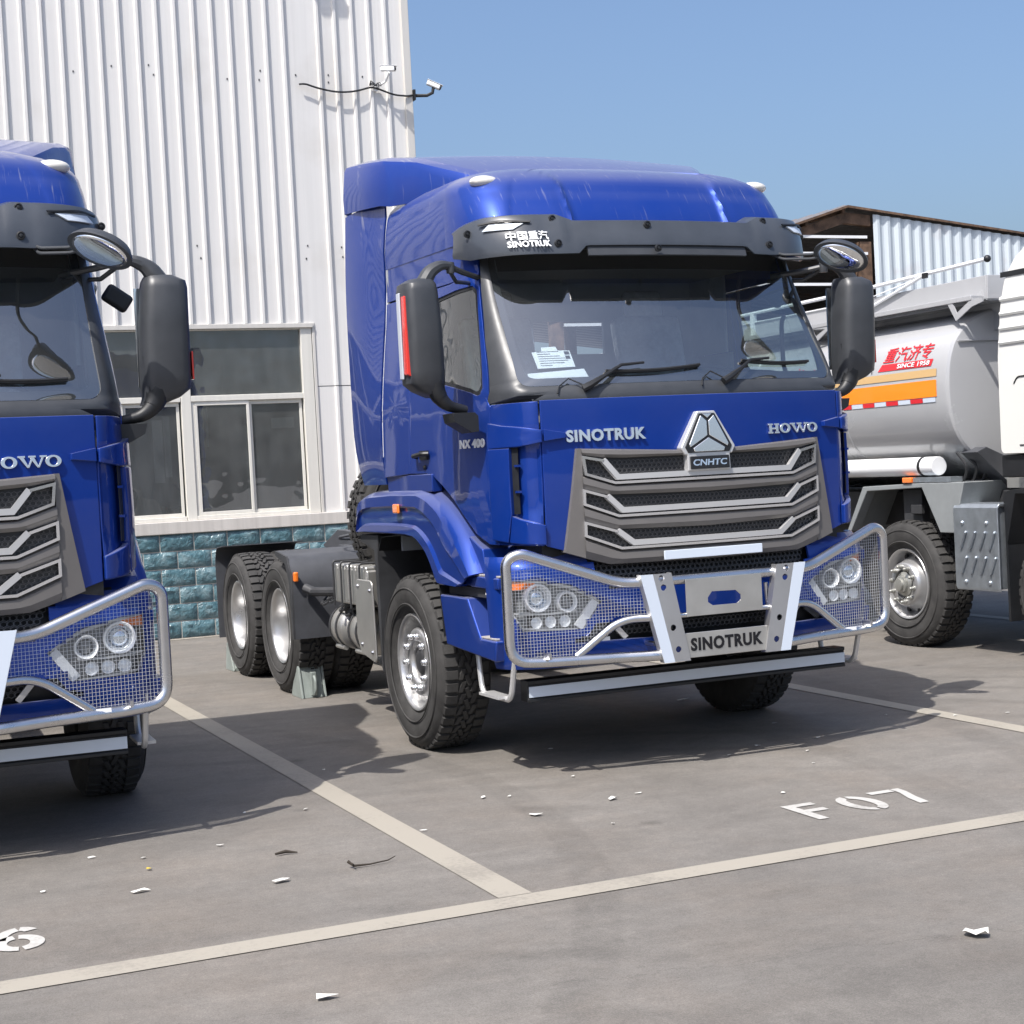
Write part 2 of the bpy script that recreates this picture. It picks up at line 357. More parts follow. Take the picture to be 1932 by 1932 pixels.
# ================================================================== GROUND
def asphalt():
    m = bpy.data.materials.new('asphalt'); m.use_nodes = True; n = m.node_tree; b = n.nodes['Principled BSDF']; L = n.links.new
    tc = n.nodes.new('ShaderNodeTexCoord')
    def nz(sc_, det=6, rough=.6, vec=None, dist=0):
        t = n.nodes.new('ShaderNodeTexNoise'); t.inputs['Scale'].default_value = sc_; t.inputs['Detail'].default_value = det
        t.inputs['Roughness'].default_value = rough; t.inputs['Distortion'].default_value = dist
        L(vec or tc.outputs['Object'], t.inputs['Vector']); return t.outputs[0]
    def mr(v, a, b_, c, d):
        t = n.nodes.new('ShaderNodeMapRange'); 
        for k, x in zip(('From Min', 'From Max', 'To Min', 'To Max'), (a, b_, c, d)): t.inputs[k].default_value = x
        L(v, t.inputs['Value']); return t.outputs[0]
    def mth(op, a, b_):
        t = n.nodes.new('ShaderNodeMath'); t.operation = op
        for i, x in enumerate((a, b_)):
            if isinstance(x, (int, float)): t.inputs[i].default_value = x
            else: L(x, t.inputs[i])
        return t.outputs[0]
    fine = mr(nz(130, 4, .8), .25, .75, .62, 1.38)
    grit = mr(nz(420, 3, .7), .3, .7, .68, 1.32)
    med = mr(nz(1.1, 9, .7, dist=.3), .3, .7, .86, 1.14)
    big = mr(nz(.22, 5, .6), .35, .65, .90, 1.10)
    mp = n.nodes.new('ShaderNodeMapping'); mp.inputs['Scale'].default_value = (.35, 5.5, 1); mp.inputs['Rotation'].default_value = (0, 0, R(12)); L(tc.outputs['Object'], mp.inputs[0])
    sweep = mr(nz(1.0, 6, .6, mp.outputs[0], .6), .3, .75, .93, 1.10)
    v = mth('MULTIPLY', mth('MULTIPLY', mth('MULTIPLY', fine, med), mth('MULTIPLY', big, grit)), sweep)
    # oil drops and small stains
    vo = n.nodes.new('ShaderNodeTexVoronoi'); vo.inputs['Scale'].default_value = .9; L(tc.outputs['Object'], vo.inputs['Vector'])
    st = mr(vo.outputs['Distance'], .02, .07, .62, 1.0)
    v = mth('MULTIPLY', v, st)
    # fine tyre tracks that sweep out of the bays
    wv = n.nodes.new('ShaderNodeTexWave'); wv.wave_type = 'RINGS'; wv.rings_direction = 'Z'; wv.inputs['Scale'].default_value = .55; wv.inputs['Distortion'].default_value = 2.5; wv.inputs['Detail'].default_value = 3
    m3 = n.nodes.new('ShaderNodeMapping'); m3.inputs['Location'].default_value = (6, 9, 0); L(tc.outputs['Object'], m3.inputs[0]); L(m3.outputs[0], wv.inputs['Vector'])
    tr = mr(mth('MULTIPLY', mr(wv.outputs[0], .80, 1, 0, 1), mr(nz(.5, 4), .45, .65, 0, 1)), 0, 1, 1.0, .82)
    v = mth('MULTIPLY', v, tr)
    # mottling, three long tyre tracks that swing out of the bays, a hairline crack
    v = mth('MULTIPLY', v, mr(nz(9, 9, .78), .3, .7, .86, 1.14)); v = mth('MULTIPLY', v, mr(nz(38, 5, .8), .3, .7, .85, 1.15))
    for cx, cy, r0, wd, dk in ((-7.5, -1.2, 6.2, .11, .90), (-7.5, -1.2, 8.15, .11, .91), (6.5, -12.5, 9.4, .12, .90), (6.5, -12.5, 7.5, .12, .91), (-14, 3, 16.3, .12, .90)):
        di = n.nodes.new('ShaderNodeVectorMath'); di.operation = 'DISTANCE'; di.inputs[1].default_value = (cx, cy, 0); L(tc.outputs['Object'], di.inputs[0])
        ab = mth('ABSOLUTE', mth('SUBTRACT', di.outputs['Value'], r0), 0)
        v = mth('MULTIPLY', v, mth('MAXIMUM', mr(ab, wd*.7, wd, dk, 1.0), mr(nz(1.3, 5, .7), .45, .62, .6, 1.0)))
    sp = n.nodes.new('ShaderNodeSeparateXYZ'); L(tc.outputs['Object'], sp.inputs[0])
    for a_, b_, c_ in ((.22, 1.0, 5.1),):
        ln = mth('ADD', mth('ADD', mth('MULTIPLY', sp.outputs['X'], a_), mth('MULTIPLY', sp.outputs['Y'], b_)), c_)
        ln = mth('ADD', ln, mth('MULTIPLY', mth('SUBTRACT', nz(1.6, 8, .7), .5), .5))
        v = mth('MULTIPLY', v, mth('MAXIMUM', mr(mth('ABSOLUTE', ln, 0), .002, .006, .80, 1.0), mr(nz(.45, 2), .48, .55, .0, 1.0)))
    c = n.nodes.new('ShaderNodeVectorMath'); c.operation = 'SCALE'
    hue = n.nodes.new('ShaderNodeMix'); hue.data_type = 'RGBA'; hue.inputs[6].default_value = (.154, .143, .129, 1); hue.inputs[7].default_value = (.165, .143, .121, 1)
    L(mr(nz(.8, 7, .7), .45, .75, 0, .8), hue.inputs[0]); L(hue.outputs[2], c.inputs[0]); L(v, c.inputs['Scale']); L(c.outputs[0], b.inputs['Base Color'])
    L(mr(nz(.6, 6), .3, .7, .62, .85), b.inputs['Roughness']); b.inputs['Specular IOR Level'].default_value = .35
    bp = n.nodes.new('ShaderNodeBump'); bp.inputs['Strength'].default_value = .55; bp.inputs['Distance'].default_value = .004
    L(mth('ADD', nz(260, 3, .7), mth('MULTIPLY', nz(25, 4), .8)), bp.inputs['Height']); L(bp.outputs[0], b.inputs['Normal'])
    return m
MT['asphalt'] = asphalt()
def worn_paint(name, col, wear=.45):
    m = mat(name, col, .7, bump=(220, .5, .003)); n = m.node_tree; b = n.nodes['Principled BSDF']; L = n.links.new
    tc = n.nodes.new('ShaderNodeTexCoord'); t = n.nodes.new('ShaderNodeTexNoise'); t.inputs['Scale'].default_value = 45; t.inputs['Detail'].default_value = 8; t.inputs['Roughness'].default_value = .75
    L(tc.outputs['Object'], t.inputs['Vector'])
    g = n.nodes.new('ShaderNodeTexNoise'); g.inputs['Scale'].default_value = 2.2; g.inputs['Detail'].default_value = 5; L(tc.outputs['Object'], g.inputs['Vector'])
    a = n.nodes.new('ShaderNodeMath'); a.operation = 'ADD'; L(t.outputs[0], a.inputs[0]); L(g.outputs[0], a.inputs[1])
    r = n.nodes.new('ShaderNodeMapRange'); r.inputs['From Min'].default_value = 1.0; r.inputs['From Max'].default_value = 1.32; r.inputs['To Max'].default_value = wear
    L(a.outputs[0], r.inputs['Value'])
    mx = n.nodes.new('ShaderNodeMix'); mx.data_type = 'RGBA'; mx.inputs[6].default_value = (*col, 1); mx.inputs[7].default_value = (.15, .137, .12, 1)
    L(r.outputs[0], mx.inputs[0]); L(mx.outputs[2], b.inputs['Base Color']); return m
MT['line'] = worn_paint('worn_cream_line_paint', (.30, .275, .23), .6)
MT['digit'] = worn_paint('worn_white_stencil_paint', (.42, .41, .385), .6)
m = MB(); m.add([(-300,-300,0),(300,-300,0),(300,300,0),(-300,300,0)], [(0,1,2,3)])
struct(m.build('ground', 'asphalt'))
def flat(name, polys, matn, z=.004):
    m = MB()
    for P in polys: m.add([(x, y, z) for x, y in P], [tuple(range(len(P)))])
    return struct(m.build(name, matn))
rc = lambda x0, y0, x1, y1: [(x0,y0),(x1,y0),(x1,y1),(x0,y1)]
flat('bay_front_line', [rc(-40, -3.655, 40, -3.505)], 'line')
for i, x in enumerate((-6.06, -2.09, 1.885, 5.85, 9.82)):
    flat('bay_side_line', [rc(x-.072, -3.5, x+.072, 7.0)], 'line')
flat('wall_foot_line', [rc(-30, 8.30, 2.3, 8.40)], 'line')
def arcband(cx, cy, rx, ry, t, a0, a1, n=16):
    P = [(cx+rx*math.cos(R(a0+(a1-a0)*i/n)), cy+ry*math.sin(R(a0+(a1-a0)*i/n))) for i in range(n+1)]
    Q = [(cx+(rx-t)*math.cos(R(a0+(a1-a0)*i/n)), cy+(ry-t)*math.sin(R(a0+(a1-a0)*i/n))) for i in range(n+1)]
    return [[P[i], P[i+1], Q[i+1], Q[i]] for i in range(n)]
def ccw(P):
    a = sum(P[i][0]*P[(i+1) % len(P)][1]-P[(i+1) % len(P)][0]*P[i][1] for i in range(len(P)))
    return P if a > 0 else P[::-1]
def stencil(x0, y0, ch):
    """stencilled digit 0.33 m tall, 0.19 m wide, lower left at x0, y0"""
    w, h, t = .185, .335, .054; P = []
    if ch == 'F':
        P = [rc(0, 0, t, h), rc(t+.0, h-t, w*.92, h), rc(t+.0, h*.46, w*.86, h*.46+t)]
    elif ch == '0':
        for a0, a1 in ((-83, 83), (97, 263)): P += arcband(w*.52, h/2, w*.52, h/2, t, a0, a1)
    elif ch == '7':
        P = [rc(0, h-t, w*.74, h)]
        pts = [(w*.80, h, w*1.05, h), (w*.74, h*.72, w*1.0, h*.76), (w*.52, h*.36, w*.80, h*.38), (w*.40, 0, w*.68, 0)]
        P += [[(a[0], a[1]), (a[2], a[3]), (b[2], b[3]), (b[0], b[1])] for a, b in zip(pts, pts[1:])]
    elif ch == '6':
        for a0, a1 in ((-83, 83), (97, 263)): P += arcband(w*.52, h*.33, w*.52, h*.33, t, a0, a1)
        P += arcband(w*.70, h*.40, w*.70, h*.60, t, 100, 168); P += arcband(w*.60, h*.74, w*.42, h*.26, t, 20, 78)
    return [ccw([(x0+x, y0+y) for x, y in p]) for p in P]
flat('bay_number_marking', stencil(-.385, -3.095, 'F')+stencil(-.125, -3.09, '0')+stencil(.115, -3.085, '7'), 'digit')
flat('bay_number_marking', stencil(-4.53, -3.15, 'F')+stencil(-4.27, -3.15, '0')+stencil(-4.03, -3.15, '6'), 'digit')
# ================================================================== WORKSHOP BUILDING
def cladding_mat(name, col, streak=.10, rust=0.):
    m = mat(name, col, .42, .15, bump=(3, .15, .01)); n = m.node_tree; b = n.nodes['Principled BSDF']; L = n.links.new
    tc = n.nodes.new('ShaderNodeTexCoord'); mp = n.nodes.new('ShaderNodeMapping'); mp.inputs['Scale'].default_value = (22, 22, .35); L(tc.outputs['Object'], mp.inputs[0])
    t = n.nodes.new('ShaderNodeTexNoise'); t.inputs['Scale'].default_value = 1; t.inputs['Detail'].default_value = 6; L(mp.outputs[0], t.inputs['Vector'])
    r = n.nodes.new('ShaderNodeMapRange'); r.inputs['From Min'].default_value = .3; r.inputs['From Max'].default_value = .75; r.inputs['To Min'].default_value = 1; r.inputs['To Max'].default_value = 1-streak
    L(t.outputs[0], r.inputs['Value'])
    s = n.nodes.new('ShaderNodeVectorMath'); s.operation = 'SCALE'; s.inputs[0].default_value = col; L(r.outputs[0], s.inputs['Scale'])
    t2 = n.nodes.new('ShaderNodeTexNoise'); t2.inputs['Scale'].default_value = .9; t2.inputs['Detail'].default_value = 8; L(tc.outputs['Object'], t2.inputs['Vector'])
    mx = n.nodes.new('ShaderNodeMix'); mx.data_type = 'RGBA'; mx.inputs[7].default_value = (.30, .13, .05, 1) if rust else (.46, .42, .36, 1)
    r2 = n.nodes.new('ShaderNodeMapRange'); r2.inputs['From Min'].default_value = .58; r2.inputs['From Max'].default_value = .8; r2.inputs['To Max'].default_value = .5
    L(t2.outputs[0], r2.inputs['Value']); L(r2.outputs[0], mx.inputs[0]); L(s.outputs[0], mx.inputs[6]); L(mx.outputs[2], b.inputs['Base Color']); return m
MT['clad'] = cladding_mat('white_profiled_sheet', (.71, .695, .67), .09)
MT['trimw'] = cladding_mat('painted_flashing', (.60, .58, .54), .1)
MT['upvc'] = cladding_mat('weathered_white_frame', (.70, .68, .62), .10)
MT['sill'] = cladding_mat('stained_render', (.60, .57, .53), .2)
def tile_mat():
    m = mat('glazed_split_face_tile', (.06, .16, .17), .28, spec=.6); n = m.node_tree; b = n.nodes['Principled BSDF']; L = n.links.new
    tc = n.nodes.new('ShaderNodeTexCoord'); t = n.nodes.new('ShaderNodeTexNoise'); t.inputs['Scale'].default_value = 5; t.inputs['Detail'].default_value = 7; t.inputs['Roughness'].default_value = .7
    L(tc.outputs['Object'], t.inputs['Vector'])
    cr = n.nodes.new('ShaderNodeValToRGB'); e = cr.color_ramp.elements
    e[0].position = .35; e[0].color = (.035, .085, .105, 1); e[1].position = .68; e[1].color = (.19, .27, .29, 1)
    x = cr.color_ramp.elements.new(.5); x.color = (.075, .15, .175, 1)
    L(t.outputs[0], cr.inputs[0]); L(cr.outputs[0], b.inputs['Base Color'])
    v = n.nodes.new('ShaderNodeTexNoise'); v.inputs['Scale'].default_value = 11; v.inputs['Detail'].default_value = 5; v.inputs['Distortion'].default_value = 1.6; L(tc.outputs['Object'], v.inputs['Vector'])
    bp = n.nodes.new('ShaderNodeBump'); bp.inputs['Strength'].default_value = .6; bp.inputs['Distance'].default_value = .035; L(v.outputs[0], bp.inputs['Height']); L(bp.outputs[0], b.inputs['Normal'])
    return m
MT['tile'] = tile_mat(); MT['grout'] = mat('pale_grout', (.42, .42, .38), .8)
MT['winglass'] = glass('dusty_window_glass', (.55, .58, .60), .10, .012, .10, .004)
MT['panerefl'] = mat('pale_pane_reflection', (.42, .43, .42), .8, noise=(4, .1))  # pale tone standing in for light reflected in the window panes
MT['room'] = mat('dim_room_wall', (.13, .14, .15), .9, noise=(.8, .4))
MT['dark'] = mat('unlit_interior', (.02, .02, .02), .9)
YW = 8.53
bl = thing('workshop_building', 'white corrugated metal workshop with a band of windows over a teal tile plinth', 'building', (-5, YW, 0))
def loc(m, o=(5, -YW, 0)): return m.moved(Matrix.Translation(o))
def ribbed(m, x0, x1, z0, z1, y, first, pitch=.2045, w0=.052, w1=.028, h=.030):
    P = []; x = first
    while x > x0: x -= pitch
    P.append((x0, y)); x += pitch
    while x < x1-.04:
        if x-w0/2 > x0: P += [(x-w0/2, y), (x-w1/2, y-h), (x+w1/2, y-h), (x+w0/2, y)]
        x += pitch
    P = [p for p in P if p[0] <= x1]; P.append((x1, y))
    n = len(P); m.add([(a, b, z0) for a, b in P]+[(a, b, z1) for a, b in P], [(i, i+1, n+i+1, n+i) for i in range(n-1)])
m = MB(); F0 = -2.219-.2045*60
ribbed(m, -22, .83, 3.455, 13, YW, F0); loc(m).build('wall_cladding', 'clad', bl, sharp=15)
m = MB(); ribbed(m, .83, 2.07, 2.735, 13, YW, F0); loc(m).build('wall_cladding', 'clad', bl, sharp=15)
m = MB(); ribbed(m, .83, 2.07, 1.29, 2.727, YW+.004, F0); loc(m).build('wall_cladding', 'clad', bl, sharp=15)
m = MB(); m.box((2.07, YW-.035, 1.15), (2.16, YW+.12, 13)); m.box((2.10, YW+.12, 0), (2.155, 30, 13)); m.box((.79, YW-.012, 1.29), (.826, YW-.002, 3.455)); m.box((-22, YW-.034, 3.40), (.80, YW-.004, 3.452))
loc(m).build('corner_flashing', 'trimw', bl, bevel=.004)
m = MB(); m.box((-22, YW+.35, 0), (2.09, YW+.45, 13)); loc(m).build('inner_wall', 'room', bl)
# nail heads and rust spots in two rows
for zr_ in (6.28, 6.2, 4.33, 4.2):
    for k in range(24):
        x = 2.0-k*.409+random.uniform(-.03, .03); z = zr_+random.uniform(-.02, .02)-(0 if x > -1 else 0)
        if random.random() < .5: m = MB(); m.box((x-.007, YW-.005, z-.010), (x+.007, YW-.0005, z+.010)); loc(m).build('fixing_screw', 'dirty', bl)
# plinth: real pillow-faced tiles
m = MB(); m.box((-22, YW-.02, 0), (2.07, YW+.1, 1.15), 1)
for r in range(6):
    z0 = 1.160-.1935*(r+1); z1 = z0+.1935-.012
    if r == 0: z1 = 1.149
    x = -8.6+(0 if r % 2 == 0 else .188); x -= (x+1.077) % .3765 if False else 0
    x = -1.077-.3765*20+(.188 if r % 2 else 0)
    while x < 2.05:
        xa, xb = x+.006, min(x+.3705, 2.065); n_ = 9; mm = 5
        gx = [xa+(xb-xa)*i/n_ for i in range(n_+1)]; gz = [max(.002, z0)+(z1-max(.002, z0))*j/mm for j in range(mm+1)]
        sd_ = random.random()*50
        vs = [(a, YW-.024-(0 if i in (0, n_) or j in (0, mm) else .014+.020*(.5+.5*math.sin(7*i+sd_+j*3.1))*random.uniform(.3, 1)), b) for j, b in enumerate(gz) for i, a in enumerate(gx)]
        fs = [(j*(n_+1)+i, j*(n_+1)+i+1, (j+1)*(n_+1)+i+1, (j+1)*(n_+1)+i) for j in range(mm) for i in range(n_)]
        m.add(vs, fs); x += .3765
loc(m).build('tiled_plinth', ['tile', 'grout'], bl, sharp=50)
m = MB(); m.box((-22, YW-.06, 1.151), (2.10, YW+.3, 1.289)); loc(m).build('window_ledge', 'sill', bl, bevel=.008)
# windows: a fixed light above two sliding sashes, repeated to the left
for k in range(5):
    ox = -1.405*k
    f = MB(); y0, y1 = YW+.0, YW+.07; b_ = lambda x0, z0, x1, z1, ya=y0, yb=y1: f.box((x0+ox, ya, z0), (x1+ox, yb, z1))
    b_(.655, 1.29, .785, 3.40, YW-.006) if k == 0 else None
    b_(-.745, 1.29, -.635, 3.40); b_(-.634, 3.385, .654, 3.40); b_(-.634, 2.60, .654, 2.665); b_(-.634, 1.29, .654, 1.335)
    b_(-.634, 1.336, -.60, 2.599, YW+.015)
    wf = loc(f).build('window_frame', 'upvc', bl, bevel=.004)
    g = MB(); g.box((-.634+ox, YW+.045, 2.666), (.654+ox, YW+.05, 3.384)); loc(g).build('window_pane', 'winglass', wf)
    for xa, xb, yy in ((-.60, .02, .012), (.021, .640, .040)):
        f = MB(); t = .032
        for q in ((xa, 1.336, xb, 1.372), (xa, 2.555, xb, 2.599), (xa, 1.373, xa+t, 2.554), (xb-t, 1.373, xb, 2.554)):
            f.box((q[0]+ox, YW+yy, q[1]), (q[2]+ox, YW+yy+.026, q[3]))
        s_ = loc(f).build('window_sash', 'upvc', bl, bevel=.003)
        g = MB(); g.box((xa+t+ox, YW+yy+.012, 1.373), (xb-t+ox, YW+yy+.016, 2.554)); loc(g).build('window_pane', 'winglass', s_)
for x0, x1, z0, z1 in ((-.585, -.45, 1.98, 2.54), (-.43, -.40, 2.10, 2.54), (-1.03, -.92, 1.72, 2.42), (-.905, -.835, 1.78, 2.46), (.33, .60, 2.28, 2.40), (-.20, .62, 2.72, 3.05)):  # panels added behind the glass to imitate rectangular reflections in the panes
    m = MB(); m.box((x0, YW+.26, z0), (x1, YW+.27, z1)); loc(m).build('reflection_panel', 'panerefl' if z0 < 2.5 else 'room', bl)
# an unseen object added high on the wall whose shadow falls on the sheet
# ================================================================== OPEN SHED FAR BEHIND THE TANKER
MT['rust'] = mat('rusty_steel', (.13, .080, .052), .8, .2, noise=(3, .7), bump=(30, .4, .01))
MT['shedsheet'] = cladding_mat('pale_blue_white_sheet', (.60, .66, .70), .18, 1)
MT['roofsheet'] = cladding_mat('weathered_roof_sheet', (.20, .19, .19), .3, 1)
YS = 26.
sh = thing('open_shed', 'tall open sided shed with rusty steel frame and pale corrugated gable sheet', 'shed', (21, YS, 0))
ls = lambda m: m.moved(Matrix.Translation((-21, -YS, 0)))
def zroof(x): return 8.0-(x-20.56)*.113 if x > 20.56 else 8.0-(20.56-x)*.30
m = MB(); x = 21.4; P = []
while x < 34:
    P += [(x, 0), (x+.10, -.05), (x+.17, -.05), (x+.27, 0)]; x += .33
n = len(P); m.add([(a, YS+b, 1.0) for a, b in P]+[(a, YS+b, zroof(a)-.10) for a, b in P], [(i, i+1, n+i+1, n+i) for i in range(n-1)])
ls(m).build('gable_sheet', 'shedsheet', sh, sharp=15)
m = MB()
for x0, x1 in ((12.0, 20.56), (20.56, 35)):
    P = []; N = 44
    for i in range(N): 
        y = YS-.07+i*.75; P += [(y, 0), (y+.12, .05), (y+.25, .05), (y+.37, 0)]
    n = len(P); up = [[(x0, y, zroof(x0)+h) for y, h in P], [(x1, y, zroof(x1)+h) for y, h in P]]
    m.add(up[0]+up[1], [(i, n+i, n+i+1, i+1) for i in range(n-1)])
ls(m).build('roof', 'roofsheet', sh, sharp=15)
m = MB(); 
m.prism([(20.56, 8.02), (35, zroof(35)+.02), (35, zroof(35)-.03), (20.56, 7.96), (12, zroof(12)-.05), (12, zroof(12)+.02)], 'y', YS-.12, YS-.075)
ls(m).build('verge_trim', 'rust', sh)
m = MB()
for y in [YS+i*6.0 for i in range(6)]:
    m.prism([(12, zroof(12)-.12), (20.56, 7.86), (21.35, zroof(21.35)-.12), (21.35, zroof(21.35)-.40), (20.56, 7.58), (12, zroof(12)-.38)], 'y', y+.05, y+.25)
    m.box((21.0, y+.05, 0), (21.35, y+.30, 7.1)); m.box((12.0, y+.05, 0), (12.3, y+.3, 5.2))
for k in range(8):
    x = 12.4+k*1.15; m.box((x, YS, zroof(x)-.14), (x+.09, YS+31, zroof(x)-.03))
ls(m).build('steel_frame', 'rust', sh)
m = MB()
for z in (7.18, 6.75, 5.95, 5.0): m.box((12.3, YS+.0, z), (21.2, YS+.05, z+.07))
ls(m).build('white_rails', 'white', sh)
m = MB(); m.box((12, YS+31.4, 0), (35, YS+31.6, 6.2)); m.box((34.8, YS+.1, 0), (34.9, YS+31.4, 6.3)); ls(m).build('rear_wall', 'roofsheet', sh)
# ================================================================== BLUE TRACTOR TRUCK
# truck frame: x across, y backwards from the front axle, z up
LOW = [(1.05, 1.155, -1.53, .10, .95, -.62), (1.25, 1.165, -1.542, .10, .95, -.60), (1.60, 1.175, -1.548, .10, .95, -.60), (2.06, 1.162, -1.545, .10, .95, -.60)]
UP = smooth_tab([(2.06, 1.160, -1.50, .13, .96, -.63), (2.14, 1.155, -1.455, .14, .98, -.66), (2.45, 1.125, -1.27, .14, .985, -.62), (2.72, 1.095, -1.12, .14, .98, -.57), (2.92, 1.085, -1.04, .14, .95, -.55), (3.05, 1.085, -1.03, .12, .90, -.55)], .02)
TP = .045   # the cab sides open slightly towards the rear
CAP = smooth_tab([(2.98, 1.087, -1.10, .10, .86, -.58), (3.09, 1.085, -1.065, .10, .85, -.57), (3.20, 1.075, -1.00, .10, .82, -.54), (3.31, 1.055, -.925, .11, .78, -.50), (3.335, 1.04, -.905, .12, .76, -.47), (3.355, 1.025, -.875, .13, .74, -.44), (3.40, .97, -.80, .15, .68, -.36), (3.435, .89, -.70, .16, .60, -.25), (3.465, .76, -.57, .16, .48, -.12), (3.483, .58, -.42, .16, .34, 0), (3.49, .40, -.30, .1, .22, .05)], .012)
BMP = [(.55, 1.15, -1.50, .12, .93, -1.20), (.62, 1.18, -1.535, .12, .94, -1.20), (.75, 1.20, -1.56, .11, .95, -1.20), (1.08, 1.205, -1.555, .11, .95, -1.18), (1.16, 1.20, -1.53, .11, .95, -1.17), (1.21, 1.185, -1.47, .11, .93, -1.14)]
def plan(tab, x, z, off=0.):
    """front surface at half-width x: y coordinate"""
    W, Yf, k, xc, yb = lerp_tab(tab, z); a = abs(x)
    if a <= xc: return Yf+k*a*a-off
    ye = Yf+k*xc*xc; t = min(1, (a-xc)/(W+off-xc)); return yb-(yb-ye+off)*math.sqrt(max(0, 1-t*t))
def FR(tab, off=0.): return lambda x, z: (x, plan(tab, x, z, off), z)
def sidex(tab, y, z, off=0.):
    W, Yf, k, xc, yb = lerp_tab(tab, z); ye = Yf+k*xc*xc
    if y >= yb: return W+off+TP*(y-yb)/(.375-yb)
    t = min(1, (yb-y)/(yb-ye+off)); return xc+(W+off-xc)*math.sqrt(max(0, 1-t*t))
def SIDE(off=0., sg=-1):
    def f(y, z): return (sg*sidex(LOW if z < 2.05 else UP, y, z, off), y, z)
    return f
def ef(z, t):
    """y on the side where the corner has turned by t (0 at the side, 1 at the front edge)"""
    W, Yf, k, xc, yb = lerp_tab(LOW if z < 2.05 else UP, z); return yb-(yb-Yf-k*xc*xc)*t
def wrapq(tab, off=0.):
    """q: -1..1 front, 1..2 corner, 2..3 side to the rear"""
    def f(q, z):
        W, Yf, k, xc, yb = lerp_tab(tab, z); s = -1 if q < 0 else 1; a = abs(q)
        if a <= 1: return (s*a*xc, Yf+k*(a*xc)**2-off, z)
        ye = Yf+k*xc*xc
        if a <= 2: t = (a-1)*math.pi/2; return (s*(xc+(W+off-xc)*math.sin(t)), yb-(yb-ye+off)*math.cos(t), z)
        return (s*(W+off+TP*(a-2)), yb+(REAR-yb)*(a-2), z)
    return f
REAR = .375
def hexmesh(m, x0, x1, z0, z1, poly, fn, p=.030, mi=0):
    """honeycomb lattice inside poly"""
    h = p*.866; row = 0; z = z0
    while z < z1:
        x = x0+(p/2 if row % 2 else 0)
        while x < x1:
            if all(inpoly(x+dx*p*.45, z+dz*p*.4, poly) for dx, dz in ((1,0),(-1,0),(0,1),(0,-1))):
                o = [fn(x+p*.60*math.sin(R(60*k)), z+p*.50*math.cos(R(60*k))) for k in range(6)]
                i = [fn(x+p*.46*math.sin(R(60*k)), z+p*.38*math.cos(R(60*k))) for k in range(6)]
                b = [(q[0]*.999, q[1]+.012, q[2]) for q in i]
                m.add(o+i+b, [(k, (k+1) % 6, 6+(k+1) % 6, 6+k) for k in range(6)]+[(6+k, 6+(k+1) % 6, 12+(k+1) % 6, 12+k) for k in range(6)], mi)
            x += p
        z += h; row += 1
def strip(m, pts, w, fn, t=.010, mi=0):
    """flat bar of width w following a 2-D polyline on a surface"""
    N = len(pts); L_, R_ = [], []
    for i in range(N):
        a, b = Vector(pts[max(i-1, 0)]), Vector(pts[min(i+1, N-1)]); d = (b-a).normalized(); nn = Vector((-d.y, d.x))
        if 0 < i < N-1:
            u = (Vector(pts[i])-a).normalized(); v = (b-Vector(pts[i])).normalized(); nn = (Vector((-u.y, u.x))+Vector((-v.y, v.x))).normalized(); k = 1/max(.5, nn.dot(Vector((-u.y, u.x))))
        else: k = 1
        p = Vector(pts[i]); L_.append(p+nn*w/2*k); R_.append(p-nn*w/2*k)
    vs = []
    for l, r in zip(L_, R_):
        a = fn(*l); b = fn(*r); vs += [a, b, (b[0], b[1]+t, b[2]), (a[0], a[1]+t, a[2])]
    fs = []
    for i in range(N-1):
        for k in range(4):
            l = (k+1) % 4; fs.append((i*4+k, (i+1)*4+k, (i+1)*4+l, i*4+l))
    fs += [(0, 1, 2, 3), ((N-1)*4+3, (N-1)*4+2, (N-1)*4+1, (N-1)*4)]
    m.add(vs, fs, mi)
def fine(pts, step=.06):
    out = []
    for a, b in zip(pts, pts[1:]):
        n = max(1, int(math.dist(a, b)/step)); out += [tuple(a[k]+(b[k]-a[k])*i/n for k in range(len(a))) for i in range(n)]
    return out+[pts[-1]]
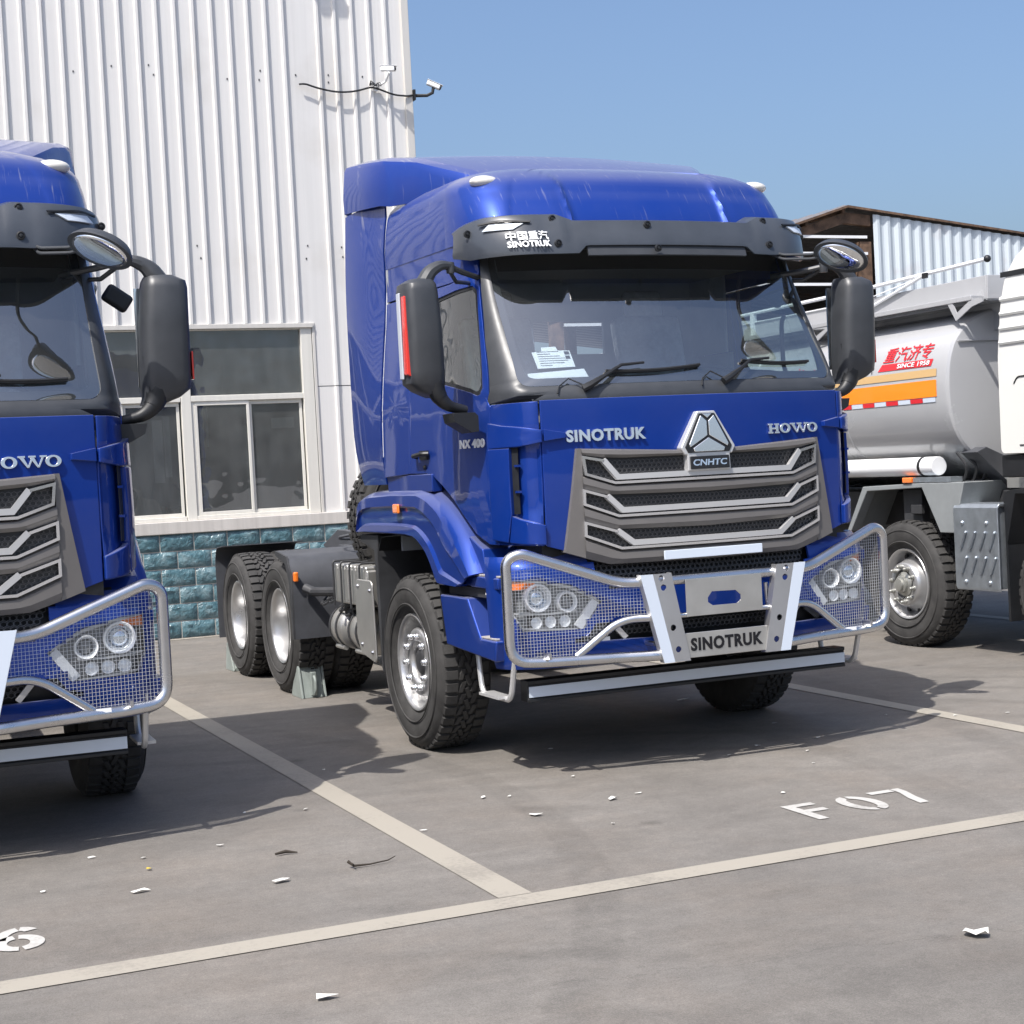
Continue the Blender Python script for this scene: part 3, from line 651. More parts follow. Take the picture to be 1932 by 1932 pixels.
# ---- tyres and wheels, axis x, outer face at x = 0 towards -x
TYRE_PROF = [(.300, .012), (.315, -.002), (.35, -.022), (.40, -.034), (.45, -.034), (.485, -.024), (.502, -.010), (.516, .004), (.5225, .03), (.5245, .14), (.5225, .25), (.516, .276), (.502, .29), (.485, .304), (.45, .314), (.40, .314), (.35, .302), (.315, .282), (.300, .268)]
def tyre_mb(blocks=44):
    m = MB(); m.lathe(TYRE_PROF, (0,0,0), 'x', 72, closed=True)
    for k in range(blocks):
        a = 2*math.pi*k/blocks; Mx = Matrix.Rotation(a, 4, 'X')
        for s in (0, 1):
            t0, t1 = (.504, .540)
            x0, x1 = (-.004, .075) if s == 0 else (.205, .284)
            da = .0 if s == 0 else math.pi/blocks; M2 = Matrix.Rotation(a+da, 4, 'X')
            wd = .025
            pr = [(x0, t0-.01), (x0+.010, .533), (x0+.03, t1-.003), (x1, t1), (x1, t0)] if s == 0 else [(x0, t0), (x0, t1), (x1-.03, t1-.003), (x1-.010, .533), (x1, t0-.01)]
            vs = [M2 @ Vector((px, y, pz)) for y in (-wd, wd) for px, pz in pr]; n = 5
            m.add(vs, [tuple(range(n)), tuple(range(n, 2*n))[::-1]]+[(i, n+i, n+(i+1) % n, (i+1) % n) for i in range(n)])
        for j, xc_ in enumerate((.102, .14, .178)):
            M3 = Matrix.Rotation(a+(.5 if j == 1 else .0)*2*math.pi/blocks, 4, 'X')
            sk = .012 if j != 1 else -.012
            vs = [M3 @ Vector((xc_+dx+(sk if y > 0 else -sk), y, z)) for z in (.518, .540) for dx, y in ((-.013, -.031), (.013, -.031), (.013, .031), (-.013, .031))]
            m.add(vs, [(4,5,6,7), (0,1,5,4), (1,2,6,5), (2,3,7,6), (3,0,4,7)])
    for r0, r1 in ((.455, .459), (.36, .364)):
        m.lathe([(r0-.004, -.033), (r0, -.0385), (r1, -.0385), (r1+.004, -.033)], (0,0,0), 'x', 72, cap=False)
    return m
TY = tyre_mb()
def rim_front():
    m = MB(); m.lathe([(.300, .03), (.302, .0), (.296, -.006), (.284, -.004), (.276, .006), (.270, .03), (.262, .06), (.250, .125), (.236, .14), (.222, .13), (.212, .04), (.206, .026), (.198, .020), (.134, .020), (.127, .026), (.122, .06), (.122, .12)], (0,0,0), 'x', 64, cap=False); return m
def rim_rear():
    m = MB(); m.lathe([(.300, .03), (.302, .0), (.296, -.006), (.284, -.004), (.276, .006), (.270, .03), (.258, .07), (.252, .14), (.244, .21), (.232, .235), (.20, .245), (.125, .245), (.12, .20), (.115, .12), (.10, .095), (.0, .09)], (0,0,0), 'x', 64, cap=False); return m
def nuts(r, n, x, s=.019):
    m = MB()
    for k in range(n):
        a = 2*math.pi*(k+.5)/n; c = (x, r*math.cos(a), r*math.sin(a))
        m.lathe([(s*1.15, .0), (s*1.15, -.008), (s, -.010), (s, -.020), (s*.85, -.028), (s*.45, -.033), (0, -.034)], c, 'x', 12)
    return m
def wheel(parent, kind, x, y, side, steer=0.):
    """side -1: outer face towards -x"""
    M = Matrix.Translation((x, y, .53)) @ Matrix.Rotation(steer, 4, 'Z') @ Matrix.Scale(side*-1, 4, (1,0,0)) @ Matrix.Rotation(random.uniform(0, 6), 4, 'X')
    def put(m):
        o = m.moved(M)
        if side > 0: o.f = [f[::-1] for f in o.f]
        return o
    if kind == 'front':
        w_ = put(rim_front()).build('wheel', 'rim', parent, sharp=50)
        put(MB().lathe([(.122, .12), (.110, .10), (.088, .09), (.082, .045), (.070, .034), (.04, .030), (0, .028)], (0,0,0), 'x', 40)).build('hub_cap', 'dirty', w_)
        put(nuts(.165, 10, .016, .018)).build('wheel_nuts', 'chrome', w_, sharp=60)
        put(TY).build('tyre', 'rubber', w_, sharp=30)
    elif kind == 'rear':
        w_ = put(rim_rear()).build('wheel', 'rim', parent, sharp=50)
        put(nuts(.165, 10, .24)).build('wheel_nuts', 'alu', w_, sharp=60)
        put(TY).build('tyre', 'rubber', w_, sharp=30)
        put(TY.moved(Matrix.Translation((.33, 0, 0)))).build('tyre', 'rubber', w_, sharp=30)
    return w_
def make_truck(label, group):
    T = thing('tractor_truck', label, 'truck', (0,0,0), 0, group)
    # ---------------- cab shell
    m = MB(); f = wrapq(CAP); qs = [-3+i*6/300 for i in range(301)]
    zs = [t[0] for t in CAP[::2]]
    def capf(q, z):
        p = f(q, z); a = abs(p[0]); k = 0
        if z > 3.04 and abs(q) < 2:
            xk = .49+.07*max(0, (z-3.3)/.15); k = max(0, 1-abs(a-xk-.012)/.03)*.010+.024*min(1, max(0, (a-xk)/.02))*max(0, 1-max(0, a-xk-.1)/.3)
        return (p[0], p[1]-k, z)
    rs = [[capf(q, z) for q in qs] for z in zs]
    rs.append([(p[0]*.02, p[1]*.02, 3.492) for p in rs[-1]])
    m.rings(rs, closed=False, cap=False)
    # rear wall of the cap
    n = len(zs)
    for i in range(n-1):
        a, b = rs[i], rs[i+1]; m.add([a[0], b[0], b[-1], a[-1]], [(0, 1, 2, 3)])
    m.add([rs[-2][0], rs[-1][0], rs[-1][-1], rs[-2][-1]], [(0,1,2,3)])
    m.build('roof_cap', 'blue', T, sharp=38)
    for sg in (-1, 1):
        f_ = SIDE(0, sg); m = MB()
        # body side behind the door, below the character line
        lo = [(-.07, 1.685), (.2, 1.675), (REAR, 1.67), (REAR, 2.765), (-.07, 2.765)]
        p = patch(lo, f_, nr=5)
        if sg < 0: p.f = [q[::-1] for q in p.f]
        p.build('side_panel', 'blue', T, solid=.02, bevel=.004)
        m = MB(); m.box((min(sg*1.13, sg*1.195), -.42, 1.575), (max(sg*1.13, sg*1.195), REAR, 1.68)); m.build('sill_panel', 'blue', T, bevel=.006)
        hi = fine([(ef(2.79, .88), 2.79), (-.6, 2.775), (REAR, 2.775), (REAR, 3.0), (-.62, 3.0)], .2)+[(ef(3.0, .4), 3.0), (ef(3.0, .80), 3.0), (ef(2.9, .88), 2.9)]
        p = patch(hi, f_, nr=5)
        if sg < 0: p.f = [q[::-1] for q in p.f]
        p.build('side_panel', 'blue', T, solid=.02, bevel=.004)
    # inner shell: back wall with a window, floor, dark gaps behind the panels
    m = MB(); m.box((-1.13, REAR-.03, 1.2), (-.14, REAR-.006, 3.0)); m.box((.37, REAR-.03, 1.2), (1.13, REAR-.006, 3.0)); m.box((-.14, REAR-.03, 1.2), (.37, REAR-.006, 2.42)); m.box((-.14, REAR-.03, 2.64), (.37, REAR-.006, 3.0))
    m.box((-1.05, -1.0, 1.70), (1.05, REAR-.031, 1.74)); m.box((-.93, -1.44, 1.30), (.93, -1.15, 1.64)); m.box((-1.04, -.8, 3.0), (1.04, REAR-.035, 3.03))
    for sg in (-1, 1):
        for x, y0, y1, z0, z1 in ((1.04, -.95, -.35, 1.30, 1.66), (1.09, -.08, REAR-.04, 1.70, 2.38), (1.04, -.10, REAR-.04, 2.38, 3.0), (1.06, -.95, -.08, 1.66, 2.08)):
            m.box((min(sg*x, sg*(x+.02)), y0, z0), (max(sg*x, sg*(x+.02)), y1, z1))
    m.build('cab_inner_shell', 'trim', T)
    m = MB(); m.box((-.95, -1.40, 1.0), (.95, -.75, 1.29)); m.build('engine_tunnel', 'black', T)
    m = MB(); m.box((-1.0, -1.25, 1.98), (1.0, -.92, 2.07)); m.prism([(-1.40, 1.9), (-1.28, 2.10), (-1.05, 2.12), (-.90, 2.08), (-.88, 1.7), (-1.38, 1.7)], 'x', -.95, .95)
    m.build('dashboard', 'dash', T, bevel=.02)
    m = MB(); m.lathe([(.205, -.014), (.218, 0), (.205, .014), (.192, 0)], (0,0,0), 'z', 32, closed=True); m.box((-.2, -.02, -.012), (.2, .02, .006)); m.lathe([(.06, -.03), (.055, .0), (0, .004)], (0,0,0), 'z', 16)
    m.moved(Matrix.Translation((.52, -.86, 2.16)) @ Matrix.Rotation(R(28), 4, 'X')).build('steering_wheel', 'black', T)
    for x in (-.55, .52):
        m = MB(); m.box((x-.26, -.55, 1.9), (x+.26, -.02, 2.04)); m.prism([(-.16, 2.0), (-.02, 2.0), (.10, 2.62), (-.02, 2.64)], 'x', x-.24, x+.24); m.prism([(.0, 2.62), (.09, 2.62), (.12, 2.80), (.04, 2.81)], 'x', x-.14, x+.14)
        m.build('seat', 'wrap', T, bevel=.04, seg=3)
    m = MB(); m.prism([(-.95, 2.99), (-.88, 2.89), (-.60, 2.86), (.2, 2.87), (.2, 2.99)], 'x', -.98, .98); m.build('overhead_shelf', 'dash', T, bevel=.02)
    m = MB(); m.tube(fillet([(1.04, -.80, 2.20), (1.0, -.84, 2.24), (1.0, -.84, 2.50), (1.06, -.78, 2.54)], .05), .014); m.build('grab_handle', 'dash', T)
    # ---------------- doors
    td = lambda z: lerp_tab([(1.3, .59), (1.6, .63), (2.05, .665), (2.14, .725), (2.4, .79), (2.7, .87), (2.95, .90)], z)[0]; tw = lambda z: lerp_tab([(2.1, .63), (2.4, .725), (2.73, .825)], z)[0]
    dfr = [(ef(z, td(z)), z) for z in (2.80, 2.74, 2.66, 2.58, 2.5, 2.42, 2.34, 2.26, 2.18, 2.10, 2.06, 2.04, 1.9, 1.75, 1.6, 1.45, 1.30)]
    dout = [(-1.20, 1.27), (-1.10, 1.275), (-.97, 1.33), (-.85, 1.42), (-.70, 1.53), (-.55, 1.61), (-.42, 1.665), (-.325, 1.683), (-.08, 1.686), (-.08, 2.765), (-.62, 2.768)]+dfr
    wfr = [(ef(z, tw(z)), z) for z in (2.70, 2.62, 2.54, 2.46, 2.38, 2.30, 2.22, 2.14)]
    win = [(-.95, 2.125), (-.75, 2.165), (-.45, 2.215), (-.18, 2.24), (-.15, 2.27), (-.15, 2.66), (-.18, 2.69), (-.50, 2.71), (-.75, 2.725)]+[(wfr[0][0]+.04, 2.728)]+wfr+[(wfr[-1][0]+.02, 2.105), (wfr[-1][0]+.05, 2.10)]
    for sg in (-1, 1):
        f_ = SIDE(.004, sg); p = patch(dout, f_, win, nr=6)
        if sg < 0: p.f = [q[::-1] for q in p.f]
        d = p.build('door', 'blue', T, solid=.02, bevel=.004)
        wi = [(y+(yc-y)*.0, z) for (y, z) in win for yc in (0,)]
        cy, cz = -.60, 2.45
        inn = [(cy+(y-cy)*.95, cz+(z-cz)*.93) for y, z in win]
        p = patch([(cy+(y-cy)*1.0, cz+(z-cz)*1.0) for y, z in win], SIDE(-.004, sg), inn, c=(cy, cz), nr=2)
        if sg < 0: p.f = [q[::-1] for q in p.f]
        p.build('window_seal', 'black', d, solid=.01)
        p = patch(inn, SIDE(-.010, sg), c=(cy, cz), nr=5)
        if sg < 0: p.f = [q[::-1] for q in p.f]
        p.build('side_window', 'sideglass', d)
        m = MB(); xs = sidex(LOW, -.4, 1.79)
        m.box((-xs-.018, -.36, 1.765), (-xs+.002, -.23, 1.82)); m.tube(fillet([(-xs-.014, -.38, 1.80), (-xs-.05, -.36, 1.80), (-xs-.053, -.21, 1.79), (-xs-.014, -.18, 1.787)], .02), .014, 8)
        m.sphere((-xs-.014, -.31, 1.72), .014, 10)
        (m if sg < 0 else m.mirrored()).build('door_handle', 'black', d)
        if sg < 0:
            t = text2d('NX 400', .275, .050, .030, spacing=1.06); fx = SIDE(.012, -1)
            remap(t, lambda a, b, c: (lambda q: (q[0]+(b*1.2), q[1], q[2]))(fx(-.845-a, 1.812+c))).build('door_lettering', 'lampring', d)
    # ---------------- front panel and corner panels
    f_ = FR(LOW, .002)
    p = patch([(-.945, 2.045), (-.9455, 1.26), (-.80, 1.215), (-.6, 1.16), (.6, 1.16), (.80, 1.215), (.9455, 1.26), (.945, 2.045)], lambda x, z: f_(x, z), nr=8); p.f = p.f[:]
    p.build('front_panel', 'blue', T, solid=.02, bevel=.005)
    for sg in (-1, 1):
        g = lambda q, z, o=.0, s=sg: wrapq(LOW, o)(s*q, z)
        m = MB(); qs = [1.010+i*.555/14 for i in range(15)]; zs = [i/14 for i in range(15)]
        zb = lambda q: 1.262+(q-1)*.02
        vs = [g(q, zb(q)+(2.04-zb(q))*t, -.022 if 1.02 < q < 1.36 and 1.43 < zb(q)+(2.04-zb(q))*t < 1.84 else 0.) for t in zs for q in qs]
        m.add(vs, [(j*15+i, j*15+i+1, (j+1)*15+i+1, (j+1)*15+i) if sg > 0 else (j*15+i, (j+1)*15+i, (j+1)*15+i+1, j*15+i+1) for j in range(14) for i in range(14)])
        cp = m.build('corner_panel', 'blue', T, solid=.02, bevel=.004)
        # raised air guide: top bar running on to the front panel, outer post, sweeping foot
        def gw(q, z, o, s=sg):
            return wrapq(LOW, o)(s*q, z)
        def sheet(P, o, name='air_guide', th=.03):
            pp = patch(P, lambda q, z: gw(q, z, o), nr=5)
            if sg < 0: pp.f = [x[::-1] for x in pp.f]
            return pp.build(name, 'blue', cp, solid=th, bevel=.006, seg=3)
        sheet([(1.010, 1.885), (1.25, 1.905), (1.45, 1.922), (1.555, 1.94), (1.555, 1.80), (1.45, 1.80), (1.30, 1.80), (1.010, 1.82)], .034)
        sheet([(1.375, 1.797), (1.555, 1.797), (1.555, 1.30), (1.42, 1.285), (1.375, 1.44)], .034)
        sheet([(1.375, 1.43), (1.41, 1.285), (1.3, 1.275), (1.010, 1.268), (1.010, 1.375), (1.15, 1.392), (1.30, 1.412)], .030)
        sheet([(.992, 1.888), (.992, 1.825), (.87, 1.838), (.87, 1.866)], .030)
        m = MB()
        m.grid(lambda q, z: gw(q, z, .006), [1.295+.02*i for i in range(5)], [1.44+.04*i for i in range(10)], flip=sg < 0)
        m.build('air_slot', 'black', cp, solid=.004)
        m = MB()
        for z in (1.70, 1.56):
            a = gw(1.30, z, .012); m.box((min(a[0], a[0]-sg*.0)-.012, a[1]-.012, z-.006), (a[0]+.014, a[1]+.02, z+.006))
        m.build('slot_clips', 'blue', cp)
    # ---------------- windscreen, frame, cowl
    glo = fil2([(-.985, 2.135), (.985, 2.135), (.975, 2.5), (.965, 2.93), (-.965, 2.93), (-.975, 2.5)], .07, 6)
    fq = FR(UP, .0)
    def xz(tab, off):
        w_ = wrapq(tab, off)
        def f__(u, z):
            W, Yf, k, xc, yb = lerp_tab(tab, z); a = abs(u); s = -1 if u < 0 else 1
            return w_(u/xc if a <= xc else s*(1+(a-xc)/.237), z)
        return f__
    go = [(-1.085, 2.045), (-.7, 2.045), (.0, 2.045), (.7, 2.045), (1.085, 2.045), (1.092, 2.14), (1.082, 2.4), (1.055, 2.7), (1.008, 2.95), (0, 2.95), (-1.008, 2.95), (-1.055, 2.7), (-1.082, 2.4), (-1.092, 2.14)]
    p = patch(go, xz(UP, .008), [(x*1.018, z-.012) for x, z in glo], c=(0, 2.5), nr=5, extra=120); p.build('windscreen_frame', 'plastic', T, solid=.02, bevel=.003)
    gi = [(x*1.016, z-.010) for x, z in glo]
    gp = patch(gi, xz(UP, .001), c=(0, 2.5), nr=12, extra=120).build('windscreen', 'glass', T)
    gi2 = [(x*.972, 2.168+(z-2.135)*.93) for x, z in glo]
    patch([(x*1.015, z-.009) for x, z in glo], xz(UP, -.004), gi2, c=(0, 2.5), nr=2, extra=120).build('black_glass_border', 'black', gp)
    m = MB(); m.grid(lambda x, z: (x, plan(UP, x, z)+.012, z), [-.93+i*1.86/30 for i in range(31)], [2.80+.02*i for i in range(8)]); m.build('shade_band', 'black', gp, solid=.003)
    # wipers
    for (x0, z0, x1, z1, xa, za, xb, zb_) in ((-.68, 2.10, -.43, 2.225, -.52, 2.195, .06, 2.215), (.17, 2.115, .40, 2.235, .35, 2.235, .85, 2.225)):
        m = MB(); ff = lambda x, z, o: (x, plan(UP, x, z)-o, z)
        m.tube([ff(x0, z0, .03), ff(x0+.04, z0+.02, .05), ff(x0+(x1-x0)*.55, z0+(z1-z0)*.55, .055), ff(x1, z1, .045), ff(x1+.14, z1+.01, .04)], [.022, .020, .012, .009, .007], 8)
        P = [ff(xa+(xb-xa)*t/10, za+(zb_-za)*t/10-.012*math.sin(t/10*3.14), .022) for t in range(11)]
        m.tube(P, .009, 6); m.tube([(a, b+.014, c-.010) for a, b, c in P], .004, 5); m.tube([ff(x0+.02, z0+.01, .04), ff(x0-.06, z0+.06, .03), ff(x0-.12, z0+.02, .02), ff(x0-.14, z0-.02, .02)], .0045, 5)
        m.build('wiper', 'black', T)
    # ---------------- sun visor
    VIS = [(2.84, 1.12, -1.325, .14, .74, -.78), (2.90, 1.125, -1.305, .14, .74, -.76), (3.00, 1.12, -1.26, .14, .74, -.76), (3.12, 1.105, -1.205, .14, .74, -.74)]
    vf = wrapq(VIS); m = MB(); Q = []; N = 130
    for i in range(N+1): Q.append(-2.0+4.0*i/N)
    rows = []
    for q in Q:
        x = abs(vf(q, 3.0)[0]); s_ = min(1, max(0, (x-.565)/.09)); top = 3.050+.040*s_; b_ = min(1, max(0, (x-.52)/.05))
        if abs(q) > 1.5: top -= .055*((abs(q)-1.5)/.5)**1.5
        bot = 2.905-.045*b_; end = max(0, (abs(q)-1.75)/.25); bot += .035*end
        r = []
        for t in (0, .12, .5, .88, 1): r.append(vf(q, bot+(top-bot)*t))
        c = vf(q, bot); tp = vf(q, top)
        r[0] = (r[0][0]*.995, r[0][1]+.006, r[0][2]); r.append((tp[0]*.99, tp[1]+.012, tp[2]+.004)); r.append((tp[0]*.97, tp[1]+.10, tp[2]+.018))
        k = min(1, max(0, (x-.60)/.03)); r[2] = (r[2][0], r[2][1]-.012*k, r[2][2]); r[3] = (r[3][0], r[3][1]-.012*k, r[3][2]); rows.append(r)
    for i in range(N):
        for j in range(6): m.add([rows[i][j], rows[i+1][j], rows[i+1][j+1], rows[i][j+1]], [(0,1,2,3)])
    v = m.build('sun_visor', 'visorp', T, solid=.012, recalc=True, sharp=25)
    m = MB(); m.grid(lambda x, z: (x, plan(VIS, x, z)+.02-(2.905-z)*.0, z), [-.51+i*1.02/20 for i in range(21)], [2.85, 2.87, 2.895, 2.915]); m.build('visor_lower_lip', 'plastic', v, solid=.014)
    m = MB()
    for x in (-.95, -.55, 0, .55, .95): m.tube([(x, plan(VIS, x, 2.95)+.01, 2.93), (x*.98, plan(UP, x*.9, 2.93)-.03, 2.965)], .012, 6)
    m.grid(lambda x, t: (x, -1.21+.14*x*x+t*.24, 2.915+t*.05), [-1.0+i*.1 for i in range(21)], [0, .5, 1]); m.build('visor_bracket', 'black', v, solid=.01)
    for x, z in ((-.684, 3.063), (.684, 3.063), (-.683, 2.918), (.683, 2.918), (-.13, 3.025), (-.10, 2.883), (1.10, 3.01), (-1.10, 3.01)):
        m = MB(); y = plan(VIS, x, z)-.012; y2 = -.94 if abs(x) > 1 else y
        m.lathe([(.021, .008), (.021, -.004), (.015, -.006), (.013, -.001), (.009, -.001), (.008, -.008), (0, -.009)], (x, y2, z), 'y', 14); m.build('visor_bolt', 'black', v)
    for sg in (-1, 1):
        m = MB(); pp = patch([(sg*a, b) for a, b in [(1.19, 3.038), (1.50, 3.042), (1.57, 3.008), (1.29, 3.006)]], lambda q, z: wrapq(VIS, .020)(q, z), nr=3); pp.build('visor_lamp', 'reflex', v, solid=.008, recalc=True)
        m = MB(); pp = patch([(sg*a, b) for a, b in [(1.12, 3.050), (1.4, 3.064), (1.60, 3.054), (1.60, 3.044), (1.4, 3.052), (1.13, 3.042)]], lambda q, z: wrapq(VIS, .028)(q, z), c=(sg*1.38, 3.056), nr=2); pp.build('lamp_brow', 'black', v, solid=.008, recalc=True)
    # roof marker lamps
    for sg in (-1, 1):
        m = MB(); m.sphere((sg*.900, -.745, 3.338), .078, 20, sc3=(1.15, .85, .50)); m.build('marker_lamp', 'lens', T)
    # small plates under the visor (driver's view of the sensor box)
    if True:
        fv = lambda x, z: (x, plan(VIS, x, z)-.016, z)
        t = text2d('SINOTRUK', .228, .036, .026, spacing=1.06); remap(t, lambda a, b, c: (lambda q: (q[0], q[1]+b, q[2]))(fv(-.955+a, 2.900+c))).build('visor_lettering', 'white', v)
        t = text2d('中国重汽', .222, .052, .010); remap(t, lambda a, b, c: (lambda q: (q[0], q[1]+b, q[2]))(fv(-.955+a, 2.940+c))).build('visor_lettering', 'white', v)
    # ---------------- roof and side fairings
    m = MB(); N = 16; rs = []
    # front edge follows the roof, rear edge rises to a straight lip
    prof = [(-.50, 3.40, .70, 3.37), (-.28, 3.50, .86, 3.36), (.08, 3.63, 1.02, 3.36), (.30, 3.675, 1.10, 3.37), (.37, 3.69, 1.14, 3.385), (.65, 3.725, 1.17, 3.405), (.96, 3.755, 1.185, 3.425)]
    for y, zt, hw, zb_ in prof:
        r = [(-hw-.01, y, zb_), (-hw-.014, y, zb_+(zt-zb_)*.3), (-hw+.004, y, zt-.05), (-hw+.02, y, zt-.022), (-hw+.07, y, zt)]
        r += [(-hw+.09+(2*hw-.18)*i/N, y, zt+.002+.035*math.sin(math.pi*i/N)) for i in range(N+1)]
        r += [(-p[0], p[1], p[2]) for p in r[:5][::-1]]; rs.append(r)
    n = len(rs[0]); m.rings(rs, closed=False, cap=False)
    a = rs[-1]; b = [(p[0]*.97, p[1]-.05, p[2]-.03) for p in a]; m.rings([a, b], closed=False, cap=False)
    m.build('roof_deflector', 'blue', T, solid=.015, sharp=28, recalc=True)
    cabw = lambda z: TP+lerp_tab(LOW if z < 2.06 else (UP if z < 3.0 else CAP), z)[0]
    for sg in (-1, 1):
        m = MB(); us = [i/8 for i in range(9)]; vs_ = [i/16 for i in range(17)]
        def ff(u, t):
            z = 1.625+(3.405-1.625)*t; y1 = .955-.035*(1-t)**3-.06*max(0, (.25-t)/.25)**2; y0 = .388
            z += (1-t)*(.0) + t*(.03*(1-u)); W = 1.222+.012*math.sin(math.pi*u) if t < .55 else 1.222+.012*math.sin(math.pi*u)-.03*((t-.55)/.45)**2-.06*(1-u)*((t-.55)/.45)
            W = (cabw(min(z, 3.3))+.010)*(1-u)**1.5+W*(1-(1-u)**1.5); W -= .03*max(0, (.18-t)/.18)**2
            return (sg*W, y0+(y1-y0)*u, z)
        m.grid(ff, us, vs_, flip=sg > 0)
        e = [ff(1, t) for t in vs_]; m.rings([e, [(p[0]-sg*.09, p[1]+.01, p[2]) for p in e]], closed=False, cap=False)
        o = m.build('side_deflector', 'blue', T, solid=.012, sharp=30, recalc=True)
        m = MB()
        for z in (2.62, 2.35, 2.09, 1.80): q4 = [(sg*(cabw(a)+b), .3815, a) for a, b in ((z, -.02), (z, .0015), (z+.22, .0015), (z+.22, -.02))]; MB().add(q4, [(0,1,2,3) if sg > 0 else (3,2,1,0)]).build('joint_seal', 'white', o)
    # ---------------- grille
    G = FR(LOW, .028); GF = FR(LOW, .034); GT = FR(LOW, .040)
    m = MB(); xsn = [-.745+i*1.49/60 for i in range(61)]
    def pl(P): return lambda x: next((a[1]+(b[1]-a[1])*(abs(x)-a[0])/(b[0]-a[0]) for a, b in zip(P, P[1:]) if a[0] <= abs(x) <= b[0]+1e-9), P[-1][1])
    bands = [(pl([(0, 1.742), (.20, 1.745), (.75, 1.776)]), pl([(0, 1.712), (.50, 1.715), (.62, 1.722), (.75, 1.742)])),
             (pl([(0, 1.572), (.56, 1.572), (.73, 1.630), (.75, 1.634)]), pl([(0, 1.508), (.60, 1.520), (.75, 1.560)])),
             (pl([(0, 1.394), (.55, 1.394), (.75, 1.470)]), pl([(0, 1.318), (.56, 1.330), (.75, 1.385)])),
             (pl([(0, 1.216), (.54, 1.216), (.75, 1.300)]), pl([(0, 1.136), (.60, 1.142), (.75, 1.186)]))]
    for T_, B_ in bands:
        rows = []
        for x in xsn:
            zt, zb_ = T_(x), B_(x); zz = [zb_, zb_+(zt-zb_)*.35, zt-(zt-zb_)*.18, zt]; oo = [.020, .040, .036, .010]
            rows.append([(x, plan(LOW, x, z, o), z) for z, o in zip(zz, oo)]+[(x, plan(LOW, x, zt, -.03), zt), (x, plan(LOW, x, zb_, -.03), zb_)])
        for i in range(60):
            for j in range(6):
                k = (j+1) % 6; m.add([rows[i][j], rows[i+1][j], rows[i+1][k], rows[i][k]], [(0,1,2,3)])
    for s in (-1, 1):
        p = patch([(s*.742, 1.776), (s*.765, 1.777), (s*.805, 1.52), (s*.855, 1.222), (s*.742, 1.184)], lambda x, z: (x, plan(LOW, x, z, .030), z), c=(s*.78, 1.45), nr=3, extra=30)
        o_ = len(m.v); b2 = [(x, y+.05, z) for x, y, z in p.v]
        m.add(p.v, p.f if s > 0 else p.f); m.add(b2, p.f)
        # edge wall
        last = len(p.v)-(len(p.v)-1)//3; ring = list(range(last, len(p.v)))
        m.add([p.v[i] for i in ring]+[b2[i] for i in ring], [(i, (i+1) % len(ring), len(ring)+(i+1) % len(ring), len(ring)+i) for i in range(len(ring))])
    gr = m.build('grille', 'grille', T, sharp=25, recalc=True)
    opens = [[(-.745, 1.742), (-.62, 1.722), (.62, 1.722), (.745, 1.742), (.745, 1.632), (.56, 1.574), (-.56, 1.574), (-.745, 1.632)],
             [(-.745, 1.56), (-.60, 1.52), (.60, 1.52), (.745, 1.56), (.745, 1.47), (.55, 1.395), (-.55, 1.395), (-.745, 1.47)],
             [(-.745, 1.385), (-.56, 1.33), (.56, 1.33), (.745, 1.385), (.745, 1.30), (.54, 1.218), (-.54, 1.218), (-.745, 1.30)]]
    for P in opens:
        m = MB(); hexmesh(m, -.75, .75, min(p[1] for p in P), max(p[1] for p in P), P, lambda x, z: (x, plan(LOW, x, z, .008), z), .027); m.build('grille_mesh', 'meshd', gr, sharp=60)
    m = MB(); m.grid(lambda x, z: (x, plan(LOW, x, z, .004), z), [-.75+i*.1 for i in range(16)], [1.2, 1.4, 1.6, 1.74]); m.build('grille_backing', 'black', gr)
    for P in ([(-.738, 1.728), (-.728, 1.636), (-.565, 1.582), (.565, 1.582), (.728, 1.636), (.738, 1.728)], [(-.742, 1.548), (-.742, 1.474), (-.552, 1.402), (.552, 1.402), (.742, 1.474), (.742, 1.548)], [(-.742, 1.374), (-.742, 1.304), (-.542, 1.226), (.542, 1.226), (.742, 1.304), (.742, 1.374)]):
        a, b, c_ = P[0], P[1], {1.728: (-.625, 1.704), 1.548: (-.612, 1.508), 1.374: (-.562, 1.318)}[P[0][1]]
        P = [c_]+P+[(-c_[0], c_[1])]; m = MB(); strip(m, fine(P), .014, lambda x, z: (x, plan(LOW, x, z, .043), z), .03); m.build('trim_line', 'chrome', gr)
    for P in ([(-.625, 1.708), (-.545, 1.612), (.545, 1.612), (.625, 1.708)], [(-.61, 1.512), (-.525, 1.432), (.525, 1.432), (.61, 1.512)], [(-.56, 1.322), (-.468, 1.252), (.468, 1.252), (.56, 1.322)]):
        m = MB(); strip(m, fine(P), .030, lambda x, z: (x, plan(LOW, x, z, .041), z), .028); m.build('trim_bowl', 'satin', gr)
    m = MB(); m.box((-.31, -1.604, 1.148), (.31, -1.592, 1.197)); m.build('reflective_strip', 'reflex', gr, bevel=.002)
    # emblem
    def ysh(P, a, b, name, mt, par, bev=.003): m_ = MB(); m_.prism(P, 'y', a, b); m_.v = [(x, y+(z-1.62)*.05, z) for x, y, z in m_.v]; return m_.build(name, mt, par, bevel=bev)
    A = [(-.056, 1.950), (.056, 1.950), (.172, 1.752), (.150, 1.712), (.135, 1.712), (.135, 1.622), (-.135, 1.622), (-.135, 1.712), (-.150, 1.712), (-.172, 1.752)]
    em = ysh(A, -1.602, -1.54, 'emblem', 'satin', T, .006)
    ysh([(x*.90, 1.785+(z-1.785)*.92) for x, z in [(-.056, 1.950), (.056, 1.950), (.165, 1.752), (.145, 1.716), (-.145, 1.716), (-.165, 1.752)]], -1.607, -1.600, 'emblem_field', 'black', em)
